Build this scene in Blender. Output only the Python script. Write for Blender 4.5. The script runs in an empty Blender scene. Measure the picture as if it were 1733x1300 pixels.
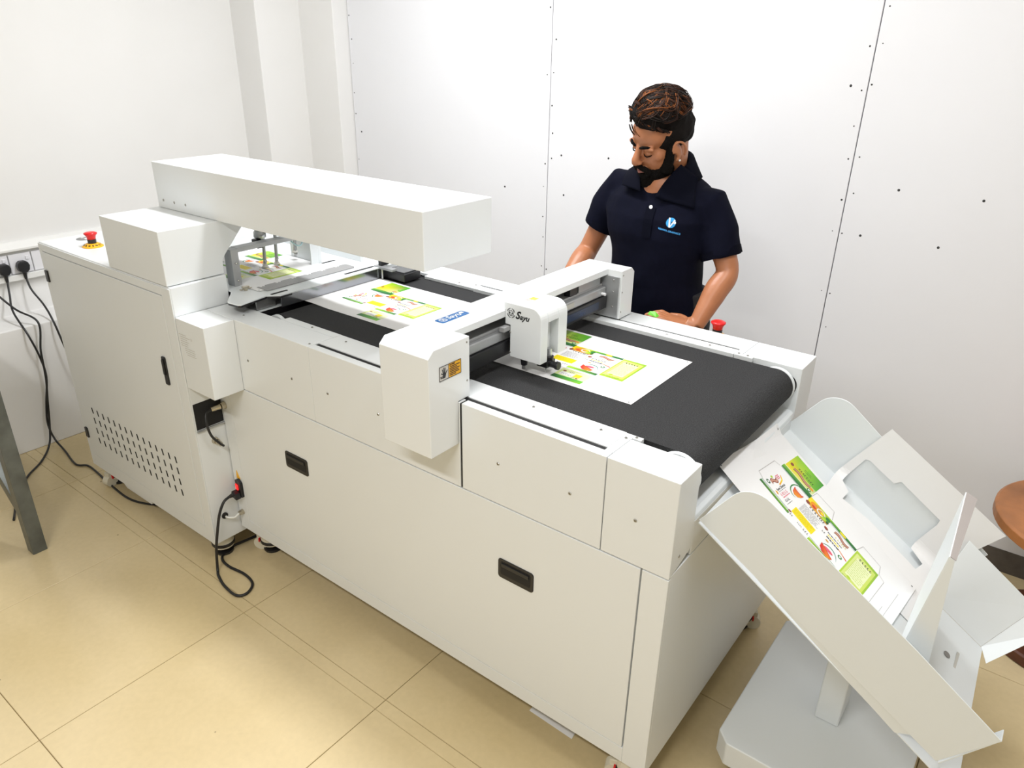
import bpy, bmesh, math, random
from mathutils import Vector, Matrix
random.seed(7)
S = bpy.context.scene
COL = S.collection
PI = math.pi

# ------------------------------------------------------------------ camera, light, exposure
cam_d = bpy.data.cameras.new('camera'); cam = bpy.data.objects.new('camera', cam_d); COL.objects.link(cam)
cam_d.sensor_fit = 'HORIZONTAL'; cam_d.sensor_width = 36.0
cam_d.lens = 1250.16 / 1733 * 36.0
cam_d.clip_start = 0.02
CR = ((0.79245131, 0.60976089, 0.01457999), (0.26362467, -0.32085743, -0.90969915), (-0.55002087, 0.72473593, -0.41501191))
m = Matrix.Identity(4)
for i in range(3):
    m[i][0] = CR[0][i]; m[i][1] = -CR[1][i]; m[i][2] = -CR[2][i]
m[0][3], m[1][3], m[2][3] = 0.0, 0.0, 1.635
cam.matrix_world = m
S.camera = cam

w = bpy.data.worlds.new('room_air'); S.world = w; w.use_nodes = True
w.node_tree.nodes['Background'].inputs[0].default_value = (1, 1, 1, 1)
w.node_tree.nodes['Background'].inputs[1].default_value = 0.05

def area(name, loc, sx, sy, power, color=(1, 1, 1), rz=0.0):
    d = bpy.data.lights.new(name, 'AREA'); d.shape = 'RECTANGLE'; d.size = sx; d.size_y = sy; d.energy = power; d.color = color
    o = bpy.data.objects.new(name, d); COL.objects.link(o); o.location = loc; o.rotation_euler = (0, 0, rz)
    return o
area('tube_and_fill_glow', (-1.75, 1.62, 2.60), 1.2, 0.16, 20, (0.97, 0.98, 1.0))
area('tube_and_fill_glow', (-0.55, -0.60, 2.60), 1.2, 0.16, 19, (1.0, 0.99, 0.97))
area('tube_and_fill_glow', (-0.15, 1.25, 2.60), 0.16, 1.0, 9, (0.97, 0.98, 1.0))  # fill light added to brighten the near top strip and end faces

S.view_settings.view_transform = 'Standard'
S.view_settings.look = 'None'
S.view_settings.exposure = 1.08
S.view_settings.gamma = 1.0
S.view_settings.use_curve_mapping = False

# ------------------------------------------------------------------ materials
def srgb(r, g, b):
    f = lambda c: (c / 255) / 12.92 if c / 255 <= 0.04045 else ((c / 255 + 0.055) / 1.055) ** 2.4
    return (f(r), f(g), f(b), 1.0)

def mat(name, col, rough=0.5, metal=0.0, noise=0.0, nscale=40.0, bump=0.0, bscale=200.0, spec=0.5, coat=0.0, detail=3.0, alpha=1.0, emit=0.0):
    M = bpy.data.materials.new(name); M.use_nodes = True
    nt = M.node_tree; b = nt.nodes['Principled BSDF']
    b.inputs['Base Color'].default_value = col
    b.inputs['Roughness'].default_value = rough
    b.inputs['Metallic'].default_value = metal
    b.inputs['Specular IOR Level'].default_value = spec
    b.inputs['Coat Weight'].default_value = coat
    if emit:
        b.inputs['Emission Color'].default_value = col; b.inputs['Emission Strength'].default_value = emit
    if noise or bump:
        tc = nt.nodes.new('ShaderNodeTexCoord')
    if noise:
        n = nt.nodes.new('ShaderNodeTexNoise'); n.inputs['Scale'].default_value = nscale; n.inputs['Detail'].default_value = detail
        nt.links.new(tc.outputs['Object'], n.inputs['Vector'])
        r = nt.nodes.new('ShaderNodeMapRange')
        r.inputs[1].default_value = 0.25; r.inputs[2].default_value = 0.75
        r.inputs[3].default_value = 1 - noise; r.inputs[4].default_value = 1 + noise
        nt.links.new(n.outputs['Fac'], r.inputs[0])
        mx = nt.nodes.new('ShaderNodeVectorMath'); mx.operation = 'SCALE'
        mx.inputs[0].default_value = col[:3]
        nt.links.new(r.outputs[0], mx.inputs['Scale'])
        nt.links.new(mx.outputs[0], b.inputs['Base Color'])
    if bump:
        n2 = nt.nodes.new('ShaderNodeTexNoise'); n2.inputs['Scale'].default_value = bscale; n2.inputs['Detail'].default_value = 2
        nt.links.new(tc.outputs['Object'], n2.inputs['Vector'])
        bp = nt.nodes.new('ShaderNodeBump'); bp.inputs['Strength'].default_value = bump; bp.inputs['Distance'].default_value = 0.002
        nt.links.new(n2.outputs['Fac'], bp.inputs['Height'])
        nt.links.new(bp.outputs['Normal'], b.inputs['Normal'])
    return M

M_COAT = mat('white_powder_coat', (0.79, 0.815, 0.82, 1), 0.32, bump=0.06, bscale=900)
M_COAT2 = mat('white_gloss_cover', (0.80, 0.825, 0.83, 1), 0.25)
M_TRAYW = mat('pale_grey_sheet_metal', (0.755, 0.79, 0.80, 1), 0.30, bump=0.05, bscale=900)
M_DARK = mat('black_void', (0.006, 0.006, 0.007, 1), 0.7)
M_BLACK = mat('black_plastic', (0.012, 0.012, 0.014, 1), 0.35)
M_CABLE = mat('black_cable_rubber', (0.014, 0.014, 0.015, 1), 0.42)
M_SCREW = mat('nickel_screw', (0.42, 0.41, 0.38, 1), 0.32, 0.9)
M_HOLE = mat('screw_recess', (0.03, 0.03, 0.03, 1), 0.6)
M_STEEL = mat('brushed_steel', (0.52, 0.53, 0.53, 1), 0.28, 0.85, noise=0.10, nscale=25)
M_APRON = mat('polished_apron_steel', (0.30, 0.31, 0.33, 1), 0.16, 0.9)
M_ALU = mat('grey_aluminium', (0.44, 0.45, 0.46, 1), 0.38, 0.6, noise=0.06, nscale=20)
M_BAR = mat('grey_bar_and_bridge_shade', (0.36, 0.36, 0.36, 1), 0.42, 0.3)
M_BRASS = mat('nickel_connector', (0.55, 0.50, 0.40, 1), 0.25, 0.95)
M_RED = mat('red_plastic', (0.72, 0.012, 0.014, 1), 0.32)
M_YEL = mat('yellow_plastic', (0.90, 0.46, 0.012, 1), 0.40)
M_REDL = mat('red_lit_rocker', (0.9, 0.02, 0.02, 1), 0.3, emit=0.6)
M_CASTER = mat('cream_caster_resin', (0.72, 0.68, 0.55, 1), 0.45)
M_BLUE = mat('blue_name_plate', (0.010, 0.135, 0.40, 1), 0.3)
M_WHITE = mat('white_print', (0.86, 0.87, 0.88, 1), 0.5)
M_INK = mat('black_ink', (0.012, 0.012, 0.014, 1), 0.5)
M_BELT = mat('charcoal_felt_belt', (0.028, 0.0283, 0.0292, 1), 0.9, spec=0.3, noise=0.55, nscale=420, bump=0.5, bscale=700, detail=1.5)
M_PAPER = mat('white_card', (0.83, 0.825, 0.82, 1), 0.55)
M_PAPERS = mat('card_edge', (0.70, 0.69, 0.67, 1), 0.7)
M_TUBE = mat('pale_blue_air_tube', (0.42, 0.62, 0.66, 1), 0.2)
M_CLEAR = mat('clear_tube', (0.75, 0.76, 0.72, 1), 0.12)
M_WALL = mat('white_wall_paint', (0.82, 0.815, 0.80, 1), 0.75, noise=0.015, nscale=3, bump=0.35, bscale=14)
M_PANEL = mat('white_wall_board', (0.80, 0.805, 0.83, 1), 0.5, noise=0.01, nscale=4)
M_CEIL = mat('white_ceiling', (0.82, 0.82, 0.81, 1), 0.85)
M_GROUT = mat('brown_grout', (0.30, 0.22, 0.11, 1), 0.9)
M_SOCK = mat('white_socket_plastic', (0.80, 0.80, 0.83, 1), 0.28)
M_TRUNK = mat('white_trunking', (0.80, 0.80, 0.78, 1), 0.35)
M_GSTEEL = mat('worn_grey_paint_steel', (0.125, 0.135, 0.125, 1), 0.38, 0.35, noise=0.30, nscale=18)
M_WOOD = mat('varnished_wood', (0.34, 0.13, 0.04, 1), 0.38, noise=0.35, nscale=9, bump=0.2, bscale=60)
M_WOODD = mat('dark_wood_edge', (0.10, 0.03, 0.012, 1), 0.5, noise=0.3, nscale=20)
M_GREY = mat('grey_skirting', (0.11, 0.095, 0.08, 1), 0.7, noise=0.2, nscale=30)

def tile_material():
    M = mat('beige_floor_tile', (0.66, 0.50, 0.255, 1), 0.24, spec=0.45)
    nt = M.node_tree; b = nt.nodes['Principled BSDF']
    g = nt.nodes.new('ShaderNodeNewGeometry')
    n1 = nt.nodes.new('ShaderNodeTexNoise'); n1.inputs['Scale'].default_value = 1.3; n1.inputs['Detail'].default_value = 4
    n2 = nt.nodes.new('ShaderNodeTexNoise'); n2.inputs['Scale'].default_value = 60; n2.inputs['Detail'].default_value = 2
    n3 = nt.nodes.new('ShaderNodeTexVoronoi'); n3.inputs['Scale'].default_value = 7.0; n3.inputs['Randomness'].default_value = 1
    for n in (n1, n2, n3): nt.links.new(g.outputs['Position'], n.inputs['Vector'])
    cr = nt.nodes.new('ShaderNodeValToRGB')
    cr.color_ramp.elements[0].position = 0.3; cr.color_ramp.elements[0].color = (0.60, 0.475, 0.255, 1)
    cr.color_ramp.elements[1].position = 0.65; cr.color_ramp.elements[1].color = (0.72, 0.59, 0.36, 1)
    nt.links.new(n1.outputs['Fac'], cr.inputs[0])
    sp = nt.nodes.new('ShaderNodeMapRange'); sp.inputs[1].default_value = 0.018; sp.inputs[2].default_value = 0.028; sp.inputs[3].default_value = 0.35; sp.inputs[4].default_value = 1
    nt.links.new(n3.outputs['Distance'], sp.inputs[0])
    fs = nt.nodes.new('ShaderNodeMapRange'); fs.inputs[3].default_value = 0.93; fs.inputs[4].default_value = 1.05
    nt.links.new(n2.outputs['Fac'], fs.inputs[0])
    mu = nt.nodes.new('ShaderNodeMath'); mu.operation = 'MULTIPLY'
    nt.links.new(sp.outputs[0], mu.inputs[0]); nt.links.new(fs.outputs[0], mu.inputs[1])
    v = nt.nodes.new('ShaderNodeVectorMath'); v.operation = 'SCALE'
    nt.links.new(cr.outputs[0], v.inputs[0]); nt.links.new(mu.outputs[0], v.inputs['Scale'])
    nt.links.new(v.outputs[0], b.inputs['Base Color'])
    return M
M_TILE = tile_material()

def print_material():
    M = bpy.data.materials.new('offset_print'); M.use_nodes = True
    nt = M.node_tree; b = nt.nodes['Principled BSDF']; b.inputs['Roughness'].default_value = 0.45
    a = nt.nodes.new('ShaderNodeVertexColor'); a.layer_name = 'Ink'
    nt.links.new(a.outputs['Color'], b.inputs['Base Color'])
    return M
M_PRINT = print_material()

# ------------------------------------------------------------------ mesh helpers
class MB:
    """Collects simple shapes (world coordinates) that become ONE mesh."""
    def __init__(s): s.v = []; s.f = []; s.c = []
    def quadmesh(s, vs, fs, M=None):
        o = len(s.v)
        s.v += [tuple(M @ Vector(p)) if M else tuple(p) for p in vs]
        s.f += [tuple(i + o for i in f) for f in fs]
        return s
    def box(s, x0, x1, y0, y1, z0, z1, M=None):
        vs = [(x, y, z) for x in (x0, x1) for y in (y0, y1) for z in (z0, z1)]
        return s.quadmesh(vs, [(0, 1, 3, 2), (4, 6, 7, 5), (0, 4, 5, 1), (2, 3, 7, 6), (0, 2, 6, 4), (1, 5, 7, 3)], M)
    def prism(s, pts, axis, a, b, M=None):
        """polygon pts in the plane normal to axis, extruded from a to b. axis x: pts=(y,z); y: (x,z); z: (x,y)"""
        def P(p, t): return {'x': (t, p[0], p[1]), 'y': (p[0], t, p[1]), 'z': (p[0], p[1], t)}[axis]
        n = len(pts)
        ar = sum(pts[i][0] * pts[(i + 1) % n][1] - pts[(i + 1) % n][0] * pts[i][1] for i in range(n))
        if (ar < 0) != (axis == 'y'): pts = pts[::-1]
        if a > b: a, b = b, a
        vs = [P(p, a) for p in pts] + [P(p, b) for p in pts]
        fs = [tuple(reversed(range(n))), tuple(range(n, 2 * n))] + [(i, (i + 1) % n, n + (i + 1) % n, n + i) for i in range(n)]
        return s.quadmesh(vs, fs, M)
    def cyl(s, p, q, r, r2=None, n=16, cap=True):
        p = Vector(p); q = Vector(q); r2 = r if r2 is None else r2
        d = (q - p).normalized(); u = d.orthogonal().normalized(); v = d.cross(u)
        vs = []
        for k in range(n):
            a = 2 * PI * k / n; e = u * math.cos(a) + v * math.sin(a)
            vs.append(p + e * r)
        for k in range(n):
            a = 2 * PI * k / n; e = u * math.cos(a) + v * math.sin(a)
            vs.append(q + e * r2)
        fs = [(k, (k + 1) % n, n + (k + 1) % n, n + k) for k in range(n)]
        if cap: fs += [tuple(reversed(range(n))), tuple(range(n, 2 * n))]
        return s.quadmesh(vs, fs)
    def tube(s, pts, r, n=8, radii=None):
        pts = [Vector(p) for p in pts]; k = len(pts); vs = []; fs = []
        u = None
        for i, p in enumerate(pts):
            t = (pts[min(i + 1, k - 1)] - pts[max(i - 1, 0)])
            t = t.normalized() if t.length > 1e-9 else Vector((0, 0, 1))
            u = t.orthogonal().normalized() if u is None else (u - t * u.dot(t))
            if u.length < 1e-6: u = t.orthogonal()
            u.normalize(); v = t.cross(u); rr = radii[i] if radii else r
            for j in range(n):
                a = 2 * PI * j / n; vs.append(p + (u * math.cos(a) + v * math.sin(a)) * rr)
        for i in range(k - 1):
            for j in range(n):
                fs.append((i * n + j, i * n + (j + 1) % n, (i + 1) * n + (j + 1) % n, (i + 1) * n + j))
        fs += [tuple(reversed(range(n))), tuple(range((k - 1) * n, k * n))]
        return s.quadmesh(vs, fs)
    def lathe(s, prof, c, n=24, M=None):
        vs = []; fs = []; k = len(prof)
        for (r, z) in prof:
            for j in range(n):
                a = 2 * PI * j / n; vs.append((c[0] + r * math.cos(a), c[1] + r * math.sin(a), c[2] + z))
        for i in range(k - 1):
            for j in range(n): fs.append((i * n + j, i * n + (j + 1) % n, (i + 1) * n + (j + 1) % n, (i + 1) * n + j))
        fs += [tuple(reversed(range(n))), tuple(range((k - 1) * n, k * n))]
        return s.quadmesh(vs, fs, M)
    def ell(s, c, r, M=None, nu=20, nv=14):
        vs = []; fs = []
        for i in range(1, nv):
            t = PI * i / nv
            for j in range(nu):
                a = 2 * PI * j / nu
                vs.append(Vector((r[0] * math.sin(t) * math.cos(a), r[1] * math.sin(t) * math.sin(a), r[2] * math.cos(t))))
        top = len(vs); vs.append(Vector((0, 0, r[2]))); bot = len(vs); vs.append(Vector((0, 0, -r[2])))
        for i in range(nv - 2):
            for j in range(nu): fs.append((i * nu + j, (i + 1) * nu + j, (i + 1) * nu + (j + 1) % nu, i * nu + (j + 1) % nu))
        for j in range(nu):
            fs.append((top, j, (j + 1) % nu)); b = (nv - 2) * nu; fs.append((bot, b + (j + 1) % nu, b + j))
        if M: vs = [M.to_3x3() @ v for v in vs]
        c = Vector(c)
        return s.quadmesh([v + c for v in vs], fs)
    def loft(s, rings, cap=True):
        n = len(rings[0]); vs = [p for r in rings for p in r]; fs = []
        for i in range(len(rings) - 1):
            for j in range(n): fs.append((i * n + j, i * n + (j + 1) % n, (i + 1) * n + (j + 1) % n, (i + 1) * n + j))
        if cap: fs += [tuple(reversed(range(n))), tuple(range((len(rings) - 1) * n, len(rings) * n))]
        return s.quadmesh(vs, fs)
    def text(s, body, size, M, shear=0.0, off=0.0, cx=True):
        c = bpy.data.curves.new('t', 'FONT'); c.body = body; c.size = size; c.shear = shear; c.offset = off
        c.align_x = 'CENTER' if cx else 'LEFT'; c.align_y = 'CENTER'; c.resolution_u = 3; c.fill_mode = 'FRONT' if hasattr(c, 'fill_mode') else c.fill_mode
        o = bpy.data.objects.new('t', c); COL.objects.link(o)
        dg = bpy.context.evaluated_depsgraph_get()
        me = bpy.data.meshes.new_from_object(o.evaluated_get(dg))
        s.quadmesh([v.co.copy() for v in me.vertices], [tuple(p.vertices) for p in me.polygons], M)
        bpy.data.objects.remove(o); bpy.data.curves.remove(c); bpy.data.meshes.remove(me)
        return s
    def build(s, name, material, parent=None, bevel=0.0, seg=2, smooth=False, org=None):
        o0 = org if org is not None else (ORG[parent.name] if parent else Vector((0, 0, 0)))
        me = bpy.data.meshes.new(name)
        me.from_pydata([tuple(Vector(p) - o0) for p in s.v], [], s.f)
        me.materials.append(material)
        if smooth:
            for p in me.polygons: p.use_smooth = True
        me.update()
        o = bpy.data.objects.new(name, me); COL.objects.link(o)
        if parent: o.parent = parent
        else: o.location = o0
        ORG[o.name] = o0.copy()
        if bevel:
            b = o.modifiers.new('edge', 'BEVEL'); b.width = bevel; b.segments = seg; b.limit_method = 'ANGLE'; b.angle_limit = math.radians(40)
            b.harden_normals = False
        return o
ORG = {}

def tag(o, label=None, cat=None, group=None, kind=None):
    if label: o['label'] = label
    if cat: o['category'] = cat
    if group: o['group'] = group
    if kind: o['kind'] = kind
    return o
def thing(name, loc, label, cat, group=None):
    o = bpy.data.objects.new(name, None); COL.objects.link(o); o.location = loc; o.empty_display_size = 0.1
    ORG[o.name] = Vector(loc)
    return tag(o, label, cat, group)
def struct(o): o['kind'] = 'structure'; return o
def inst(name, me, loc, parent, rot=None):
    """a copy of a shared small mesh (origin at its own centre) placed at world loc under parent"""
    o = bpy.data.objects.new(name, me); COL.objects.link(o); o.parent = parent
    o.location = Vector(loc) - ORG[parent.name]
    if rot is not None: o.rotation_euler = rot
    ORG[o.name] = Vector(loc)
    return o
def shared(mb, name, material, smooth=False):
    me = bpy.data.meshes.new(name); me.from_pydata(mb.v, [], mb.f); me.materials.append(material)
    if smooth:
        for p in me.polygons: p.use_smooth = True
    return me
def spline(pts, n=8):
    """Catmull-Rom through pts"""
    P = [Vector(p) for p in pts]; P = [P[0] * 2 - P[1]] + P + [P[-1] * 2 - P[-2]]; out = []
    for i in range(1, len(P) - 2):
        for k in range(n):
            t = k / n; a, b, c, d = P[i - 1], P[i], P[i + 1], P[i + 2]
            out.append(0.5 * ((2 * b) + (c - a) * t + (2 * a - 5 * b + 4 * c - d) * t * t + (3 * b - a - 3 * c + d) * t ** 3))
    out.append(P[-2]); return out
def rrect(x0, x1, y0, y1, r, n=5):
    out = []
    for cx, cy, a0 in ((x1 - r, y1 - r, 0), (x0 + r, y1 - r, PI / 2), (x0 + r, y0 + r, PI), (x1 - r, y0 + r, 1.5 * PI)):
        for k in range(n + 1):
            a = a0 + PI / 2 * k / n; out.append((cx + r * math.cos(a), cy + r * math.sin(a)))
    return out

# shared small hardware
def screw_mesh():
    b = MB(); b.lathe([(0.0034, 0.0), (0.0034, 0.0008), (0.0026, 0.0016)], (0, 0, 0), 10)
    return shared(b, 'screw', M_SCREW)
SCREW = screw_mesh()
SOCKET = shared(MB().lathe([(0.0017, 0.0012), (0.0017, 0.0019)], (0, 0, 0), 6), 'screw_socket', M_HOLE)
UP = (0, 0, 0); FRONT = (PI / 2, 0, 0); RIGHT = (0, PI / 2, 0)
def screw(loc, rot, parent, s=1.0):
    o = inst('screw', SCREW, loc, parent, rot); o.scale = (s, s, s)
    return o

# ================================================================== THE SETTING
XL, XR, YF, YW, ZC = -3.53, 2.2, -2.4, 2.70, 2.70
fl = struct(MB().box(XL - .3, XR, YF, YW + .1, -0.06, -0.0035).build('floor', M_GROUT))
xs = [-1.1615 + 0.60 * k for k in range(-5, 7)]
ys = [0.941 - 0.60 * k for k in range(6, 0, -1)] + [0.941, 0.980, 1.541, 2.141, 2.741]
g = 0.0011
tcache = {}
for i in range(len(xs) - 1):
    for j in range(len(ys) - 1):
        gy0 = .0004 if .93 < ys[j] < .99 else g; gy1 = .0004 if .93 < ys[j + 1] < .99 else g
        x0, x1, y0, y1 = max(xs[i], XL - .2) + g, min(xs[i + 1], XR) - g, max(ys[j], YF) + gy0, min(ys[j + 1], YW) - gy1
        if x1 - x0 < .02 or y1 - y0 < .01: continue
        key = (round(x1 - x0, 3), round(y1 - y0, 3))
        if key not in tcache:
            hx, hy = key[0] / 2, key[1] / 2; e = 0.0012
            b = MB(); b.quadmesh([(-hx, -hy, -.0034), (hx, -hy, -.0034), (hx, hy, -.0034), (-hx, hy, -.0034), (-hx, -hy, -e), (hx, -hy, -e), (hx, hy, -e), (-hx, hy, -e),
                                  (-hx + e, -hy + e, 0), (hx - e, -hy + e, 0), (hx - e, hy - e, 0), (-hx + e, hy - e, 0)],
                                 [(3, 2, 1, 0), (0, 1, 5, 4), (1, 2, 6, 5), (2, 3, 7, 6), (3, 0, 4, 7), (4, 5, 9, 8), (5, 6, 10, 9), (6, 7, 11, 10), (7, 4, 8, 11), (8, 9, 10, 11)])
            tcache[key] = shared(b, 'tile', M_TILE)
        inst('tile', tcache[key], ((x0 + x1) / 2, (y0 + y1) / 2, 0), fl)

struct(MB().box(XL - .3, XR + .1, YF, YW + .1, ZC, ZC + .1).build('ceiling', M_CEIL))
struct(MB().box(XR, XR + .1, YF, YW + .1, 0, ZC).build('wall_right', M_WALL))
struct(MB().box(XL - .3, XR + .1, YF - .1, YF, 0, ZC).build('wall_front', M_WALL))
wl = struct(MB().prism([(XL - .3, 0), (-3.36, 0), (-3.36, .545), (XL, .552), (XL, ZC), (XL - .3, ZC)], 'y', YF, YW + .1).build('wall_left', M_WALL, bevel=.004))
# stepped pier in the corner
MB().box(XL - .2, -3.335, 2.345, 2.62, 0, ZC).build('pier', M_WALL, wl, bevel=.003)
MB().box(XL - .2, -3.085, 2.600, 2.72, 0, ZC).build('pier', M_WALL, wl, bevel=.003)

wb = struct(MB().box(XL - .3, XR + .1, YW + .002, YW + .12, 0, ZC).build('wall_back', M_DARK))
px = [-3.083, -1.868, -0.643, 0.577, 1.797, XR]
board = {}
boards = []
for i in range(len(px) - 1):
    gp = 0.0016
    o = MB().box(px[i] + gp, px[i + 1] - gp, YW - .010, YW + .002, 0.075, ZC).build('wall_board', M_PANEL, wb, bevel=.0012, seg=1)
    boards.append(o)
SPOT = shared(MB().lathe([(.0045, 0), (.0045, .0006), (.003, .0010)], (0, 0, 0), 8), 'board_screw', M_HOLE)
def bscrew(x, z, i, s=1.0):
    o = inst('board_screw', SPOT, (x, YW - .010, z), boards[i], FRONT); o.scale = (s, s, s)
for x, z, i in [(-1.571, 1.232, 1), (-1.80, 1.223, 1), (-1.78, 1.061, 1), (-.487, 1.233, 2), (-.246, 1.229, 2), (-.335, 1.07, 2), (-.573, 1.072, 2), (-3.035, 1.229, 0), (-.695, 1.538, 1), (-2.10, 1.06, 0)]:
    bscrew(x, z, i, .95)
rs = random.Random(3)
for xsn, il, ir in ((-1.868, 0, 1), (-0.643, 1, 2), (-3.083, 0, 0)):
    z = .72
    while z < 1.95:
        for sd, ii in ((-1, il), (1, ir)):
            if il == ir and sd < 0: continue
            if rs.random() < .72: bscrew(xsn + sd * (0.010 + .012 * rs.random()), z + .03 * rs.random(), ii, .4 + .4 * rs.random())
        z += .115
struct(MB().box(XL - .2, XR, YW - .012, YW + .01, 0, 0.085).build('baseboard_back', M_GREY))

# ================================================================== CUTTING MACHINE
XE, YM, YB, ZT, ZB = -0.457, 1.127, 1.940, 0.900, 0.113
XS = -2.02
cm = thing('cutting_machine', (-1.24, 1.53, 0), 'white flatbed sheet cutting machine with a grey conveyor belt and bridge gantry', 'machine')
b = MB()
b.box(XS, XE - .008, YM + .010, YB, ZB, .672)             # chassis
b.box(XS, XE - .02, YM + .010, YB - .01, .672, .780)
b.build('chassis', M_COAT, cm, bevel=.002)
# front frame: left stile, right stile, bottom rail
b = MB()
b.box(XS, -1.968, YM, YM + .010, ZB, .6735)
b.box(-.5165, XE, YM, YM + .010, ZB, .6735)
b.box(-1.968, -.5165, YM, YM + .010, ZB, .158)
b.build('front_frame', M_COAT, cm, bevel=.0015)
door = MB().box(-1.9655, -.5200, YM - .0005, YM + .009, .1605, .6730).build('access_door', M_COAT, cm, bevel=.0012)
for cx in (-1.6525, -.8345):
    hx, hz0, hz1 = .052, .472, .527
    f = MB().prism(rrect(cx - hx, cx + hx, hz0, hz1, .008), 'y', YM - .003, YM + .001).build('recessed_pull', M_BLACK, door, bevel=.001)
    tag(f, 'black recessed pull handle')
    bb = MB()
    bb.prism(rrect(cx - hx + .008, cx + hx - .008, hz0 + .012, hz1 - .006, .005), 'y', YM - .0036, YM - .0029)
    bb.build('pull_well', M_DARK, door)
    MB().box(cx - hx + .012, cx + hx - .012, YM - .0062, YM - .0030, hz1 - .020, hz1 - .010).build('pull_lip', M_BLACK, door, bevel=.001)
# end skin (towards the tray)
b = MB(); b.box(XE - .008, XE, YM + .010, YB, ZB, .6795); b.build('end_panel', M_COAT, cm, bevel=.0015)
b = MB(); b.box(XE - .008, XE, 1.2222, 1.825, .6815, .766); b.build('end_panel', M_COAT, cm, bevel=.0015)
# upper front panels
for x0, x1 in ((-2.0195, -1.5425), (-1.5415, -1.004), (-.998, -.6175)):
    yt = 1.150 if x0 > -1.6 else 1.2155
    o = MB().prism([(YM, .6755), (YM, ZT), (yt, ZT), (yt, ZT - .012), (YM + .012, ZT - .012), (YM + .012, .6755)], 'x', x0, x1).build('front_panel', M_COAT, cm, bevel=.0014)
# end blocks
o = MB().prism([(YM, .6755), (YM, ZT), (1.2222, ZT), (1.2222, .700)], 'x', -.6155, XE).build('end_block', M_COAT, cm, bevel=.0018)
o2 = MB().box(-.6155, XE, 1.825, YB, .682, ZT).build('end_block', M_COAT, cm, bevel=.0018)
# slot floors and gap filler, black to paint in the shade inside
MB().box(-1.0038, -.9982, 1.1290, 1.160, .6765, .8975).build('gap_shade_filler', M_DARK, cm)
MB().box(-1.5405, -.637, 1.1502, 1.1638, .886, .8972).build('slot_shade_floor', M_DARK, cm)
MB().box(-1.5405, -.637, 1.8492, 1.8588, .886, .8972).build('slot_shade_floor', M_DARK, cm)
# top plates, near side
MB().prism([(-1.5425, 1.2158), (-1.5425, 1.243), (-1.768, 1.243), (-1.772, 1.2158)], 'z', ZT - .010, ZT).build('top_plate', M_COAT, cm)
MB().box(-1.5415, -.6365, 1.1640, 1.243, ZT - .012, ZT).build('top_plate', M_COAT, cm, bevel=.0008)
MB().prism([(-.6355, 1.1505), (-.6165, 1.1505), (-.6165, 1.2225), (-.6155, 1.2225), (-.6155, 1.228), (-.5955, 1.228), (-.5955, 1.241), (-.6355, 1.241)], 'z', ZT - .012, ZT).build('top_plate', M_COAT, cm, bevel=.0008)
# top plates, far side
MB().prism([(XS, YB), (-1.5465, YB), (-1.5465, 1.812), (-1.768, 1.812), (-1.772, 1.838), (XS, 1.838)], 'z', ZT - .010, ZT).build('top_plate', M_COAT, cm, bevel=.0008)
MB().box(-1.5455, -.6365, 1.812, 1.849, ZT - .012, ZT).build('top_plate', M_COAT, cm, bevel=.0008)
MB().box(-1.5455, -.6165, 1.859, YB, .68, ZT).build('back_rail', M_COAT, cm, bevel=.0012)
MB().prism([(-.6355, 1.8588), (-.6165, 1.8588), (-.6165, 1.825), (-.585, 1.825), (-.585, 1.813), (-.6355, 1.813)], 'z', ZT - .012, ZT).build('top_plate', M_COAT, cm, bevel=.0008)
b = MB(); b.box(XS, -1.5465, 1.90, YB - .001, .68, ZT - .011); b.build('side_skirt', M_COAT, cm, bevel=.001)
MB().box(-1.98, -.64, 1.175, 1.235, .72, .886).build('belt_bed', M_DARK, cm)
MB().box(-1.98, -.64, 1.82, 1.835, .72, .886).build('belt_bed', M_DARK, cm)
# exit ledge below the belt end
MB().prism([(-.62, .700), (-.4658, .700), (-.4658, .7663), (XE, .7663), (-.459, .776), (-.467, .781), (-.62, .800)], 'y', 1.2225, 1.8245).build('exit_ledge', M_TRAYW, cm, bevel=.002, seg=3)
# junction box towards the feeder
MB().box(-2.0235, -1.8775, 1.0275, 1.1265, .6735, ZT).build('junction_cover', M_COAT, cm, bevel=.0018)
# rating plate print on the junction cover
b = MB()
for k, (u0, u1) in enumerate([(.008, .045), (.012, .062), (.012, .048), (.012, .055), (.012, .050), (.014, .048), (.030, .080), (.030, .082), (.032, .080), (.036, .084)]):
    b.box(-2.0235 + u0, -2.0235 + u1, 1.0268, 1.0274, .852 - .0068 * k, .8535 - .0068 * k)
b.text('CE', .010, Matrix.Translation((-1.952, 1.0269, .846)) @ Matrix.Rotation(PI / 2, 4, 'X'))
b.build('rating_print', mat('grey_print', (.58, .56, .52, 1), .5), cm)

# belt
BZ, BR, XB1, XB0 = .893, .047, -.513, -1.828
zc = BZ - BR
prof = []
for k in range(25):
    a = PI / 2 - PI * k / 24; prof.append((XB1 + BR * math.cos(a), zc + BR * math.sin(a)))
for k in range(25):
    a = -PI / 2 - PI * k / 24; prof.append((XB0 + BR * math.cos(a), zc + BR * math.sin(a)))
MB().prism(prof, 'y', 1.250, 1.802).build('conveyor_belt', M_BELT, cm)
for xx in (XB1, XB0):
    for y0, y1 in ((1.2365, 1.2485), (1.8035, 1.8155)):
        pr = [(xx + (BR + .0015) * math.cos(2 * PI * k / 40), zc + (BR + .0015) * math.sin(2 * PI * k / 40)) for k in range(40)]
        MB().prism(pr, 'y', y0, y1).build('roller_flange', M_TRAYW, cm, bevel=.001)
    MB().cyl((xx, 1.226, zc), (xx, 1.822, zc), .012, n=16).build('roller_shaft', M_STEEL, cm)
pr = [(-.486 + .022 * math.cos(2 * PI * k / 32), .848 + .027 * math.sin(2 * PI * k / 32)) for k in range(32)]
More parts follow.
